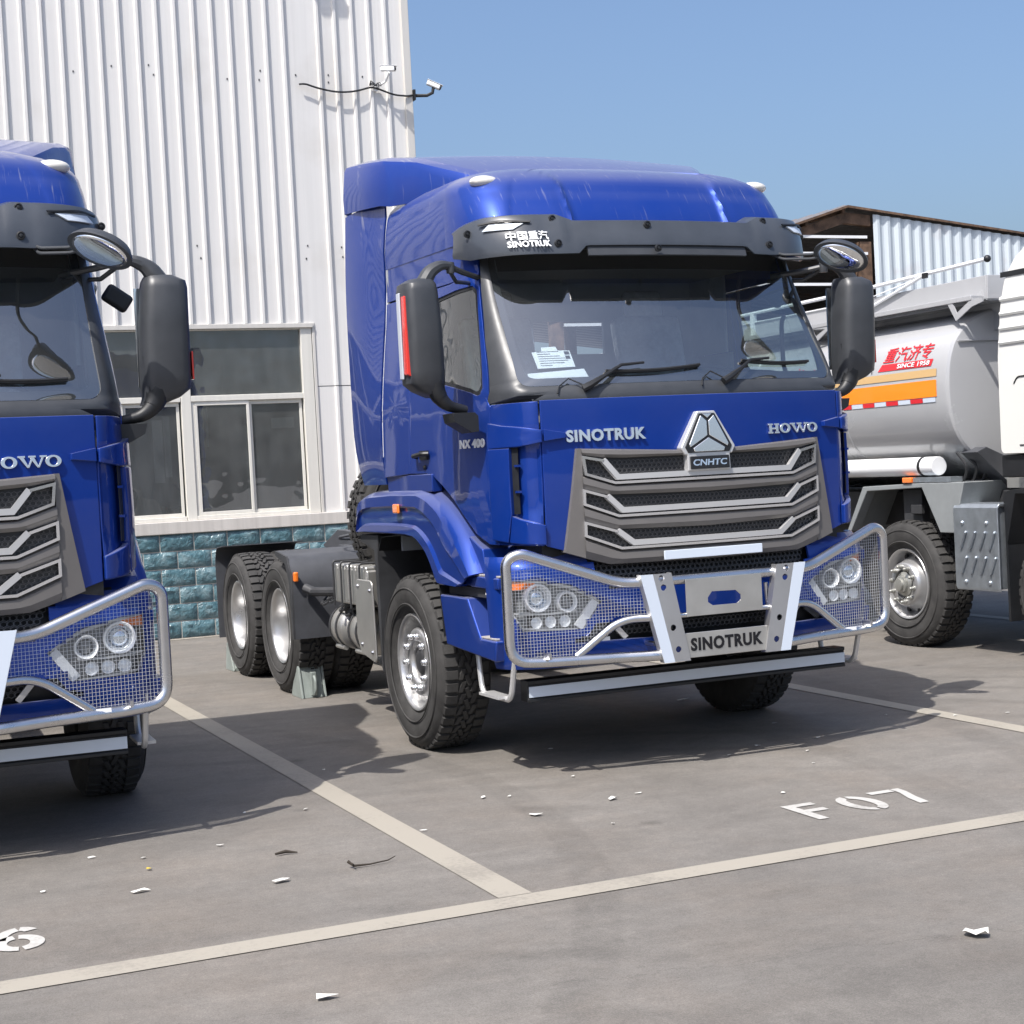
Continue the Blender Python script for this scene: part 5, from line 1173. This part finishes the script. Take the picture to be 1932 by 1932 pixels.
        m.box((min(sg*.9, sg*1.04), 1.3, .755), (max(sg*.9, sg*1.04), 2.0, .79)); m.build('tank_band', 'dirty', t_)
        m = MB(); P = fil2([(.77, .445), (1.10, .50), (1.155, .62), (1.155, .93), (1.12, .995), (.79, .995)], .05); m.prism(P, 'x', min(sg*1.19, sg*1.205), max(sg*1.19, sg*1.205))
        hs = m.build('heat_shield', 'alu', T, bevel=.006)
        m = MB()
        for y, z in ((.83, .93), (1.08, .95), (.83, .52), (1.04, .56)): m.sphere((sg*1.207, y, z), .014, 8)
        m.build('shield_bolts', 'steel', hs)
    m = MB()
    for k in range(14):
        y = random.uniform(1.1, 2.2); z = random.uniform(.72, .84); m.tube(fillet([(-1.1, y, z), (-1.12, y+.1, z-.03), (-1.0, y+.2, z+.05), (-.6, y+.25, z)], .05), .009, 6)
    m.box((-1.1, 1.55, .70), (-.9, 1.75, .80)); m.build('hoses', 'dirty', T)
    return T
def resample(P, n):
    d = [0]
    for a, b in zip(P, P[1:]): d.append(d[-1]+math.dist(a, b))
    out = []
    for i in range(n):
        t = d[-1]*i/(n-1)
        for k in range(len(P)-1):
            if t <= d[k+1]+1e-9:
                u = (t-d[k])/(d[k+1]-d[k]); out.append((P[k][0]+(P[k+1][0]-P[k][0])*u, P[k][1]+(P[k+1][1]-P[k][1])*u)); break
    return out
MT['lampin'] = mat('lamp_bowl_grey', (.20, .205, .21), .3, .2)
MT['lampring'] = mat('bright_reflector', (.85, .86, .87), .25, .2)
MT['headlens'] = mat('projector_glass', (.75, .80, .86), .08, .8, 1)
def copy_tree(o, parent=None):
    c = o.copy(); C.objects.link(c); c.parent = parent
    for ch in list(o.children): copy_tree(ch, c)
    return c
truck = make_truck('blue tractor truck with steel bull bar parked in bay F07, papers behind its windscreen', 'blue tractor trucks parked side by side')
bpy.context.view_layer.update()
t2 = copy_tree(truck); t2.location = (-4.205, -.10, 0); t2.rotation_euler = (0, 0, -.033)
t2['label'] = 'blue tractor truck cut by the left edge of the picture, parked behind the stencilled 6'
# ================================================================== TANKER TRUCK
MT['tankw'] = mat('white_tank_paint', (.36, .365, .375), .25, 0, .8, noise=(1.5, .03))
MT['cabw'] = mat('cream_white_cab_paint', (.70, .70, .665), .22, 0, 1, noise=(2, .02))
MT['tankg'] = mat('grey_painted_steel', (.22, .235, .24), .45, noise=(5, .1))
MT['orange'] = mat('orange_reflective_film', (.95, .24, .01), .35, 0, .3)
MT['gold'] = mat('tan_stripe_film', (.50, .33, .15), .5)
MT['redfilm'] = mat('red_film', (.62, .02, .03), .4)
MT['greenfilm'] = mat('green_film', (.12, .52, .14), .5)
MT['galv'] = mat('galvanised_sheet', (.42, .46, .50), .34, .8, noise=(12, .12))
MT['hubm'] = mat('dusty_hub_metal', (.40, .40, .37), .42, .7, noise=(20, .2))
K = thing('tanker_truck', 'white tank truck with orange stripe and red lettering standing on the right', 'tanker truck', (5.15, 0, 0))
def kb(m, name, mt, par=None, **k): return m.moved(Matrix.Translation((-5.15, 0, 0))).build(name, mt, par or K, **k)
XS = 3.88
half = [(5.15, 1.32), (4.75, 1.345), (4.40, 1.43), (4.12, 1.56), (3.95, 1.70), (3.86, 1.90), (3.835, 2.15), (3.86, 2.38), (3.92, 2.53), (4.00, 2.62), (4.12, 2.71), (4.35, 2.79), (4.70, 2.83), (5.15, 2.84)]
half = [(p.x, p.y) for p in fillet([(x, z, 0) for x, z in half], .12, 4)]
sec = half+[(10.30-x, z) for x, z in half[::-1][1:-1]]
def tsec(y, s=1., dz=0.): return [(5.15+(x-5.15)*s, y, 2.08+(z-2.08)*s) for x, z in sec]
m = MB(); m.rings([tsec(7.9, .93), tsec(7.86, .985), tsec(7.8), tsec(5), tsec(3), tsec(1.23), tsec(1.20, .993), tsec(1.185, .978), tsec(1.18, .955), tsec(1.172, .5), tsec(1.17, .02)], cap=True)
tank = kb(m, 'tank', 'tankw', sharp=25, recalc=True)
def tx(z):
    """x of the tank side at height z"""
    for a, b in zip(half, half[1:]):
        if a[1] <= z <= b[1] and z > 1.5: return a[0]+(b[0]-a[0])*(z-a[1])/max(1e-6, b[1]-a[1])
    return 3.9
def decal(P, name, mt, off=.004, par=tank, nz=6):
    ys = [p[0] for p in P]; zs = [p[1] for p in P]
    m = MB(); n = len(P); c = (sum(ys)/n, sum(zs)/n)
    o = kb(patch(P, lambda y, z: (tx(z)-off, y, z), c=c, nr=nz, extra=40), name, mt, par, sharp=80); return o
yR = 1.31
decal([(yR, 2.085), (yR, 2.222), (7.6, 2.20), (7.6, 2.065)], 'orange_stripe', 'orange', .005)
decal([(yR, 2.25), (yR, 2.312), (7.6, 2.29), (7.6, 2.235)], 'tan_stripe', 'gold', .005)
for k in range(24):
    y = yR+.02+k*.165; decal([(y, 2.042), (y+.160, 2.042), (y+.160, 2.078), (y, 2.078)], 'hazard_patch', 'reflex' if k % 2 == 0 else 'redfilm', .005, nz=1)
def tlet(s, y0, z0, w, h, mt, name, bold=.02, shear=0., off=.005):
    t = text2d(s, w, h, bold, shear); kb(remap(t, lambda a, b, c: (tx(z0+c)-off+b*.5, y0-a, z0+c)), name, mt, tank, sharp=80)
tlet('重汽济专', 2.045, 2.405, .655, .125, 'redfilm', 'tank_lettering', .008, .28)
decal([(2.10, 2.338), (1.385, 2.338), (1.365, 2.395), (2.05, 2.395)], 'lettering_bar', 'redfilm', .005)
tlet('SINCE 1958', 1.83, 2.349, .43, .037, 'white', 'bar_lettering', .012, .1, .010)
tlet('叶', 2.235, 2.325, .075, .070, 'ink', 'tank_lettering', .0)
tlet('绿', 2.49, 2.325, .075, .070, 'ink', 'tank_lettering', .0)
m = MB()
for P in ([(2.47, 2.43), (2.38, 2.335), (2.34, 2.44), (2.40, 2.40), (2.47, 2.43)], [(2.42, 2.40), (2.385, 2.345)], [(2.18, 2.49), (2.30, 2.44), (2.33, 2.50), (2.2, 2.49)]):
    for a, b in zip(P, P[1:]): m.tube([(tx(a[1])-.003, *a), (tx(b[1])-.003, *b)], .004, 4)
kb(m, 'leaf_emblem', 'greenfilm', tank)
m = MB()
for k in range(7): y = 2.95+k*.06; m.tube([(tx(2.3)-.003, y, 2.30), (tx(2.4)-.003, y-.03, 2.36+.03*math.sin(k*2)), (tx(2.42)-.003, y+.01, 2.44+.02*math.cos(k))], .006, 4)
kb(m, 'script_lettering', 'redfilm', tank)
# fold line and weld ring on the front head
m = MB(); m.box((3.96, 1.160, 2.515), (6.34, 1.176, 2.526)); kb(m, 'head_fold', 'tankw', tank, bevel=.003)
for y in (2.62, 4.1, 5.6):
    m = MB(); r_ = tsec(y-.008, 1.0015); m.rings([tsec(y-.010, 1.0), tsec(y-.006, 1.0035), tsec(y+.006, 1.0035), tsec(y+.010, 1.0)], cap=False); kb(m, 'weld_seam', 'tankw', tank, sharp=60)
m = MB()
for k in range(5): m.tube(fillet([(3.96+.1*k, 1.24, 1.62-.02*k), (4.0+.1*k, 1.16, 1.5), (4.05+.1*k, 1.30, 1.36), (4.1, 1.9+.2*k, 1.34)], .08), .012, 6)
kb(m, 'brake_hoses', 'dirty')
# catwalk box on top with rail and struts
m = MB(); m.prism([(.97, 2.83), (1.51, 2.865), (8.0, 2.74), (8.0, 2.98), (.97, 3.02)], 'x', 4.10, 4.14); m.box((4.10, .95, 2.83), (6.2, .968, 3.02)); m.box((4.34, .98, 2.60), (4.38, 8.0, 2.86)); m.prism([(.98, 2.815), (8.0, 2.79), (8.0, 2.80), (.98, 2.83)], 'x', 4.13, 4.36); m.prism([(1.0, 2.825), (8.0, 2.80), (8.0, 2.84), (1.0, 2.865)], 'x', 3.97, 4.12)
cw = kb(m, 'catwalk', 'tankw', bevel=.004)
for y in (1.20, 3.2, 5.2, 7.2):
    m = MB(); pf = patch([(y+.12, 2.862-.012*(y-1.2)), (y+.0, 2.68), (y-.20, 2.775), (y-.33, 2.80-.012*(y-1.2)), (y-.33, 2.83-.012*(y-1.2))], lambda a, b: (3.975, a, b), [(y+.04, 2.835-.012*(y-1.2)), (y-.01, 2.74), (y-.17, 2.82-.012*(y-1.2))], nr=1, extra=12)
    kb(pf, 'gusset', 'tankw', cw, solid=.012, recalc=True)
m = MB(); m.tube([(4.10, .95, 3.145), (4.10, 1.70, 3.125), (4.10, 2.6, 3.10), (4.10, 7.5, 3.06)], .017, 10); m.tube([(4.08, 1.72, 3.11), (4.08, 2.47, 2.93)], .014, 8); m.tube([(4.09, 1.72, 3.11), (4.09, 2.6, 3.0), (4.09, 6, 2.99)], .005, 5)
for y in (2.5, 4.4, 6.3): m.box((4.08, y, 2.85), (4.12, y+.06, 3.10))
kb(m, 'folding_rail', 'white', cw); m = MB(); m.sphere((4.10, .94, 3.146), .030, 12); m.box((4.06, 1.66, 3.085), (4.08, 1.72, 3.13)); kb(m, 'rail_knob', 'black', cw)
# hose tube, brackets, fender, lamp
m = MB(); m.lathe([(.078, 0), (.078, 3.2)], (3.98, 1.50, 1.52), 'y', 28); ht = kb(m, 'hose_tube', 'white', bevel=.003)
m = MB(); m.lathe([(.079, 1.66), (.083, 1.66), (.083, 1.69), (.079, 1.69)], (3.98, 0, 1.52), 'y', 28, closed=True); kb(m, 'tube_clamp', 'black', ht)
m = MB(); F_ = [(2.72, .97), (2.46, 1.36), (1.62, 1.385), (1.10, 1.385), (1.24, .975), (1.42, .975), (1.64, 1.345), (2.40, 1.32), (2.66, .97)]
m.prism(F_, 'x', 3.90, 4.0); 
m.rings([[(x, y, z) for y, z in F_[:3]+F_[3:5]] for x in (3.99, 4.5)], closed=False, cap=False); fe = kb(m, 'tank_truck_fender', 'tankg', bevel=.006)
m = MB(); m.box((3.90, 1.26, 1.39), (4.02, 1.75, 1.43)); 
for k in range(4): m.box((3.898, 1.30+k*.12, 1.389), (4.022, 1.35+k*.12, 1.431))
kb(m, 'fender_ledge', 'galv', fe); m = MB(); m.box((3.885, 1.76, 1.385), (3.95, 1.88, 1.432)); kb(m, 'side_marker', 'amber', fe, bevel=.008)
m = MB(); m.box((4.02, 1.80, 1.0), (4.1, 2.05, 1.33)); m.box((4.3, .8, 1.0), (4.5, 7.8, 1.30)); m.box((5.8, .8, 1.0), (6.0, 7.8, 1.30)); m.box((4.5, 1.0, 1.0), (5.8, 1.1, 1.3)); m.box((3.98, 1.76, 1.12), (4.02, 1.90, 1.20)); m.box((4.45, 2.5, .6), (5.9, 7.0, 1.28))
kb(m, 'tanker_chassis', 'dirty', bevel=.006)
m = MB(); m.prism([(4.0, 1.62), (4.50, 1.20), (4.60, 1.20), (4.60, 1.45), (4.1, 1.66)], 'y', 1.05, 1.25); kb(m, 'tank_saddle', 'chassis', bevel=.006)
# louvred heat shield
m = MB(); m.prism([(3.90, .52), (3.885, .55), (3.885, 1.18), (3.91, 1.212), (4.10, 1.215), (4.10, 1.20), (3.915, 1.19), (3.90, 1.17), (3.90, .56)], 'y', .70, 1.23); m.box((3.91, .72, .54), (4.05, 1.21, 1.18))
hs = kb(m, 'heat_shield', 'galv', bevel=.004)
m = MB()
for z0 in (.66, .86):
    for k in range(4):
        y = 1.15-k*.115; P = [(3.884, y, z0), (3.872, y-.012, z0), (3.872, y-.075, z0+.125), (3.884, y-.068, z0+.13)]; m.tube(P, .009, 6)
for y, z in ((1.12, 1.06), (.83, 1.06), (1.10, .59), (.81, .59)): m.sphere((3.884, y, z), .018, 10)
kb(m, 'louvres', 'galv', hs)
# wheel with ten-stud hub and hand holes
def tanker_wheel(y, s=1):
    M = Matrix.Translation((3.92 if s > 0 else 6.38, y, .53)) @ (Matrix.Identity(4) if s > 0 else Matrix.Rotation(math.pi, 4, 'Z'))
    m = MB(); m.lathe([(.300, .03), (.302, 0), (.296, -.006), (.284, -.004), (.276, .008), (.268, .035), (.258, .075), (.245, .095), (.215, .055), (.195, .015), (.185, -.02), (.175, -.028), (.125, -.028), (.12, .01), (.115, .03), (.0, .03)], (0,0,0), 'x', 64, cap=False)
    w_ = kb(m.moved(M), 'wheel', 'rim', None, sharp=50)
    for k in range(10):
        a = 2*math.pi*k/10; c = Vector((.066, .232*math.cos(a), .232*math.sin(a))); m = MB(); m.lathe([(.0, -.004), (.021, -.002), (.023, .02)], c, 'x', 12); kb(m.moved(M), 'hand_hole', 'black', w_)
    m = MB()
    for k in range(10):
        a = 2*math.pi*(k+.3)/10; c = (-.028, .150*math.cos(a), .150*math.sin(a)); m.lathe([(.020, 0), (.020, -.014), (.014, -.018), (.013, -.045), (.009, -.050), (0, -.05)], c, 'x', 8)
    m.lathe([(.105, .03), (.105, -.02), (.075, -.035), (.072, -.06), (.052, -.065), (.050, -.085), (.0, -.09)], (0,0,0), 'x', 24)
    kb(m.moved(M), 'hub', 'hubm', w_, sharp=50); kb(TY.moved(M), 'tyre', 'rubber', w_, sharp=30)
for y in (1.93, 0.0, 5.2, 6.55):
    tanker_wheel(y); tanker_wheel(y, -1)
m = MB(); m.box((3.95, .665, .29), (4.5, .69, 1.30)); m.prism([(.69, 1.28), (.60, 1.32), (-.55, 1.32), (-.66, 1.1), (-.62, 1.1), (-.5, 1.29), (.55, 1.29), (.66, .9)], 'x', 3.94, 4.6); kb(m, 'mud_flap', 'black')
# cab, mostly beyond the right edge
prof = [(.66, 1.59), (.655, 2.35), (.60, 2.75), (.54, 2.95), (.42, 3.10), (.22, 3.22), (-.2, 3.30), (-.7, 3.24), (-.95, 2.95), (-1.25, 2.1), (-1.35, 1.7), (-1.35, 1.1), (-.72, 1.1), (-.55, 1.45), (-.3, 1.585)]
m = MB(); P = fil2(prof, .05, 4); n = len(P); rs = []
for dx, s in ((0, .975), (.03, .992), (.10, 1.0), (2.40, 1.0), (2.47, .992), (2.5, .975)): rs.append([(3.90+dx, -.3+(y+.3)*s, 2.0+(z-2.0)*s) for y, z in P])
m.rings(rs); cb = kb(m, 'cab', 'cabw', sharp=35, recalc=True)
m = MB(); m.box((3.893, -.6, 2.945), (3.90, .555, 2.985)); m.box((3.893, .28, 2.19), (3.897, .30, 2.20)); m.tube(fillet([(3.898, .46, 2.13), (3.898, .42, 2.18), (3.898, -.3, 2.20)], .03), .006, 5); m.tube(fillet([(3.898, .42, 1.66), (3.898, -.3, 1.66)], .03), .005, 5); kb(m, 'cab_seam', 'black', cb)
m = MB()
for z in (2.45, 2.56, 2.67, 2.78): m.tube([(3.905, .60-.3*(z-2.45)*.3, z), (3.905, -.2, z)], .022, 8)
kb(m, 'cab_side_rib', 'cabw', cb)
m = MB(); m.box((3.93, -.9, 1.415), (4.4, .675, 1.588)); kb(m, 'cab_skirt', 'black', cb, bevel=.01)
m = MB(); m.box((4.25, .72, 1.32), (4.5, 1.0, 1.40)); m.tube([(4.3, .70, 1.72), (4.3, 1.05, 1.40)], .03, 8); kb(m, 'cab_mount', 'alu', cb)
m = MB(); m.tube(fillet([(4.25, .55, 2.80), (4.25, .85, 2.86), (4.3, 1.0, 2.80)], .08), .03, 10); kb(m, 'air_pipe', 'tankw', cb)
# ================================================================== THINGS ON THE WALL
def camera_thing(label, M, cable=None):
    t = thing('security_camera', label, 'security camera', M.translation, 0, 'security cameras on the workshop corner')
    I = Matrix.Translation(-M.translation) @ M @ Matrix.Scale(.62, 4)
    b = MB(); b.box((-.05, -.13, -.045), (.05, .13, .045)); bo = b.moved(I).build('camera_body', 'white', t, bevel=.012, seg=3)
    b = MB(); b.box((-.058, -.17, .046), (.058, .14, .056)); b.moved(I).build('sun_hood', 'white', bo, bevel=.003)
    b = MB(); b.box((-.048, -.145, -.043), (.048, -.131, .043)); b.lathe([(.030, 0), (.030, -.012), (.022, -.014), (0, -.010)], (0, -.145, 0), 'y', 20); b.moved(I).build('camera_lens', 'black', bo, bevel=.003)
    return t, bo
cam1, c1 = camera_thing('white box camera with black front, fixed on the ribbed sheet left of the corner', Matrix.Translation((1.80, YW-.22, 6.33)) @ Matrix.Rotation(R(70), 4, 'Z') @ Matrix.Rotation(R(2), 4, 'X'))
lc = lambda m, t: m.moved(Matrix.Translation(-t.location))
m = MB(); m.tube([(1.80, YW-.26, 6.28), (1.79, YW-.16, 6.20), (1.72, YW-.03, 6.16)], .014, 8); m.lathe([(.04, -.02), (.04, .0)], (1.71, YW-.03, 6.15), 'y', 16); lc(m, cam1).build('wall_bracket', 'white', cam1)
cam2, c2 = camera_thing('white bullet camera pointing down from the building corner against the sky', Matrix.Translation((2.40, YW-.10, 6.20)) @ Matrix.Rotation(R(78), 4, 'Z') @ Matrix.Rotation(R(24), 4, 'X'))
m = MB(); m.tube([(2.40, YW-.10, 6.18), (2.385, YW-.10, 6.11), (2.33, YW-.06, 6.085), (2.19, YW-.02, 6.085)], .020, 8); m.box((2.165, YW-.06, 6.03), (2.19, YW+.06, 6.15)); lc(m, cam2).build('wall_bracket', 'black', cam2)
P = [(.79, YW-.05, 6.15), (.86, YW-.06, 6.155), (1.0, YW-.07, 6.11), (1.22, YW-.075, 6.07), (1.45, YW-.07, 6.09), (1.66, YW-.05, 6.16), (1.78, YW-.06, 6.12), (1.92, YW-.07, 6.07), (2.10, YW-.05, 6.07), (2.17, YW-.03, 6.09)]
m = MB(); m.tube(fillet(P, .25, 5), .011, 8); tag(m.build('cable', 'black'), 'black cable sagging across the white ribbed wall between the cameras', 'cable')
m = MB()
for k in range(6):
    a = 1.66+random.uniform(-.03, .05); m.tube(fillet([(a, YW-.05, 6.17), (a+random.uniform(-.05, .05), YW-.10, 6.21+random.uniform(-.03, .03)), (a+random.uniform(.0, .08), YW-.12, 6.14), (1.72, YW-.08, 6.20)], .04), .0045, 5, mi=0)
tag(m.build('wire_bundle', MT['red'] if False else 'dirty'), 'loose tangle of thin wires under the left camera', 'wires')
# unseen stand-in added above the view to cast a shadow on the sheet
fl = thing('wall_occluder', 'floodlight added unseen high on the workshop wall to shade the sheet', 'occluder', (-.10, YW, 8.85))
m = MB(); m.box((.15, -.70, .02), (.50, -.50, .10)); m.tube([(.35, -.6, .02), (.2, -.3, -.05), (.1, -.02, -.2)], .02, 8); m.build('occluder_body', 'galv', fl, bevel=.01)
# ================================================================== WHEEL CHOCKS
def chock():
    t = thing('wheel_chock', 'grey green plastic wedge in front of the middle wheel', 'wheel chock', (0,0,0), 0, 'wheel chocks under the tractor truck')
    m = MB(); pr = [(-.12, 0), (.17, 0), (.17, .02), (.09, .14), (.02, .245), (-.04, .245)]
    for x0, x1 in ((-.10, -.082), (.082, .10)): m.prism(pr, 'x', x0, x1)
    m.prism([(-.105, .0), (.16, .0), (.16, .03), (.08, .135), (.01, .235), (-.03, .235)], 'x', -.081, .081); m.prism([(.01, .235), (.022, .235), (.172, .03), (.16, .03)], 'x', -.03, .03); b = m.build('wedge', 'chock', t, bevel=.004)
    m = MB(); m.tube(fillet([(0, -.13, .17), (0, -.165, .14), (0, -.165, .06), (0, -.135, .03)], .03), .012, 8); m.box((-.02, -.125, .02), (.02, -.08, .20)); m.build('handle', 'chock', t, bevel=.003)
    return t
k1 = chock(); k1.location = (-1.09, 2.80, 0)
k2 = copy_tree(k1); k2.location = (-1.09, 5.06, 0); k2.rotation_euler = (0, 0, math.pi); k2['label'] = 'grey green plastic wedge behind the rearmost wheel'
# ================================================================== PAPERS BEHIND THE WINDSCREEN
def wsheet(name, P, off, label, marks):
    f = lambda x, z: (x, plan(UP, x, z)+off, z)
    ppr = patch(P, f, nr=3, extra=20)
    o = ppr.build(name, 'paper', solid=.0006)
    o.location = (0, 0, 0); tag(o, label, 'paper', 'papers behind the windscreen')
    m = MB()
    for x0, z0, x1, z1 in marks: m.add([f(x0, z0), f(x1, z0), f(x1, z1), f(x0, z1)], [(0,1,2,3)])
    m.v = [(x, y-.0025, z) for x, y, z in m.v]
    if marks: m.build('printed_lines', 'ink', o)
    return o
rows_ = [(-.85, 2.318-k*.013, -.85+random.uniform(.06, .16), 2.3205-k*.013) for k in range(7)]+[(-.70, 2.30, -.672, 2.318), (-.70, 2.275, -.675, 2.293)]
wsheet('notice_paper', [(-.875, 2.318), (-.82, 2.322), (-.815, 2.345), (-.735, 2.347), (-.73, 2.324), (-.665, 2.322), (-.662, 2.228), (-.87, 2.224)], .015, 'white printed notice standing upright behind the windscreen', rows_)
wsheet('plain_paper', [(-.935, 2.198), (-.78, 2.206), (-.62, 2.215), (-.60, 2.150), (-.93, 2.145)], .012, 'folded blank white sheet lying below the printed notice', [])
# ================================================================== LITTER
MT['scrap'] = mat('white_paper_scrap', (.62, .61, .57), .7); MT['twig'] = mat('dark_twig', (.03, .022, .015), .8); MT['leaf'] = mat('yellow_leaf', (.55, .42, .05), .6)
def scrap(x, y, lx, ly, a, label, mt='scrap', name='paper_scrap', cat='scrap', group='white scraps scattered on the asphalt', n=5, curl=.012):
    rnd = random.Random(int(abs(x*1000+y*77))); pts = []
    for k in range(n):
        t = 2*math.pi*(k+rnd.uniform(-.25, .25))/n; pts.append((.8*math.cos(t)*lx/2*rnd.uniform(.75, 1.1), math.sin(t)*ly/2*rnd.uniform(.7, 1.1)))
    c_, s_ = math.cos(a), math.sin(a); m = MB()
    vs = [(p[0]*c_-p[1]*s_, p[0]*s_+p[1]*c_, .006+abs(rnd.uniform(.1, 1))*curl) for p in pts]+[(0, 0, .008)]
    m.add(vs, [(k, (k+1) % n, n) for k in range(n)]); o = m.build(name, mt, solid=.0012); o.location = (x, y, 0); tag(o, label, cat, group); return o
L_ = [(-2.832, -2.73, .11, .045, .2, 'long white scrap nearest to the dark twig between the bay line and the number 6'),
      (-3.117, -4.305, .11, .05, -.2, 'white scrap lying in front of the long front line, at the lower left'),
      (-3.39, -2.545, .12, .035, 0, 'narrow white scrap lying above the stencilled 6 to its right'),
      (-1.424, -2.205, .055, .09, .5, 'upright white scrap alone in the middle of bay F07'),
      (-.951, -2.108, .10, .04, .5, 'white scrap left of the stencilled F'),
      (.95, .55, .16, .03, .1, 'white strip lying on the sunlit asphalt past the right front corner of the truck'),]
for q in L_: scrap(*q)
u2 = [(-.78, -2.06), (-1.47, -1.66), (-1.35, -1.72), (-.86, -1.45), (.53, -1.62), (.12, -1.45), (-3.47, -1.78), (-3.26, -1.93), (-3.75, -2.30), (-2.33, -1.36), (-2.62, -1.25), (-1.93, -.35), (-.2, -2.5), (.35, -1.95), (.82, -1.3), (1.9, -1.2), (2.2, -1.33), (1.6, -.9), (-1.2, -2.6), (-2.0, -2.2), (.4, -1.30), (-.6, -.6), (.9, -.7), (2.9, -.9), (-4.0, -2.0), (-2.9, -1.9)]
for k, (x, y) in enumerate(u2): scrap(x, y, random.uniform(.02, .055), random.uniform(.012, .026), random.uniform(-.5, .8), 'small white chip, one of many scattered over the asphalt', curl=.006)
o = scrap(-.962, -4.896, .11, .10, .3, 'crumpled white paper alone at the lower right of the asphalt', name='crumpled_paper', cat='crumpled paper', group=None, n=9, curl=.03)
scrap(-3.28, -2.17, .04, .025, .3, 'small yellow leaf between the scraps left of the bay line', 'leaf', 'fallen_leaf', 'leaf', None, 6)
m = MB(); m.tube([(-.09, .02, .03), (-.07, .0, .012), (0, -.005, .010), (.09, .01, .012), (.13, .03, .02)], [.008, .006, .004, .003, .002], 6); m.tube([(-.07, 0, .012), (-.085, -.03, .03)], .004, 5)
o = m.build('twig', 'twig'); o.location = (-2.426, -2.683, 0); tag(o, 'thin dark twig between the bay line and the front line', 'twig')
m = MB(); m.tube([(-.05, .0, .012), (0, .01, .015), (.05, -.01, .008)], [.006, .009, .003], 6); o = m.build('twig', 'twig'); o.location = (-2.68, -2.26, 0); tag(o, 'short dark twig above the long white scrap', 'twig')
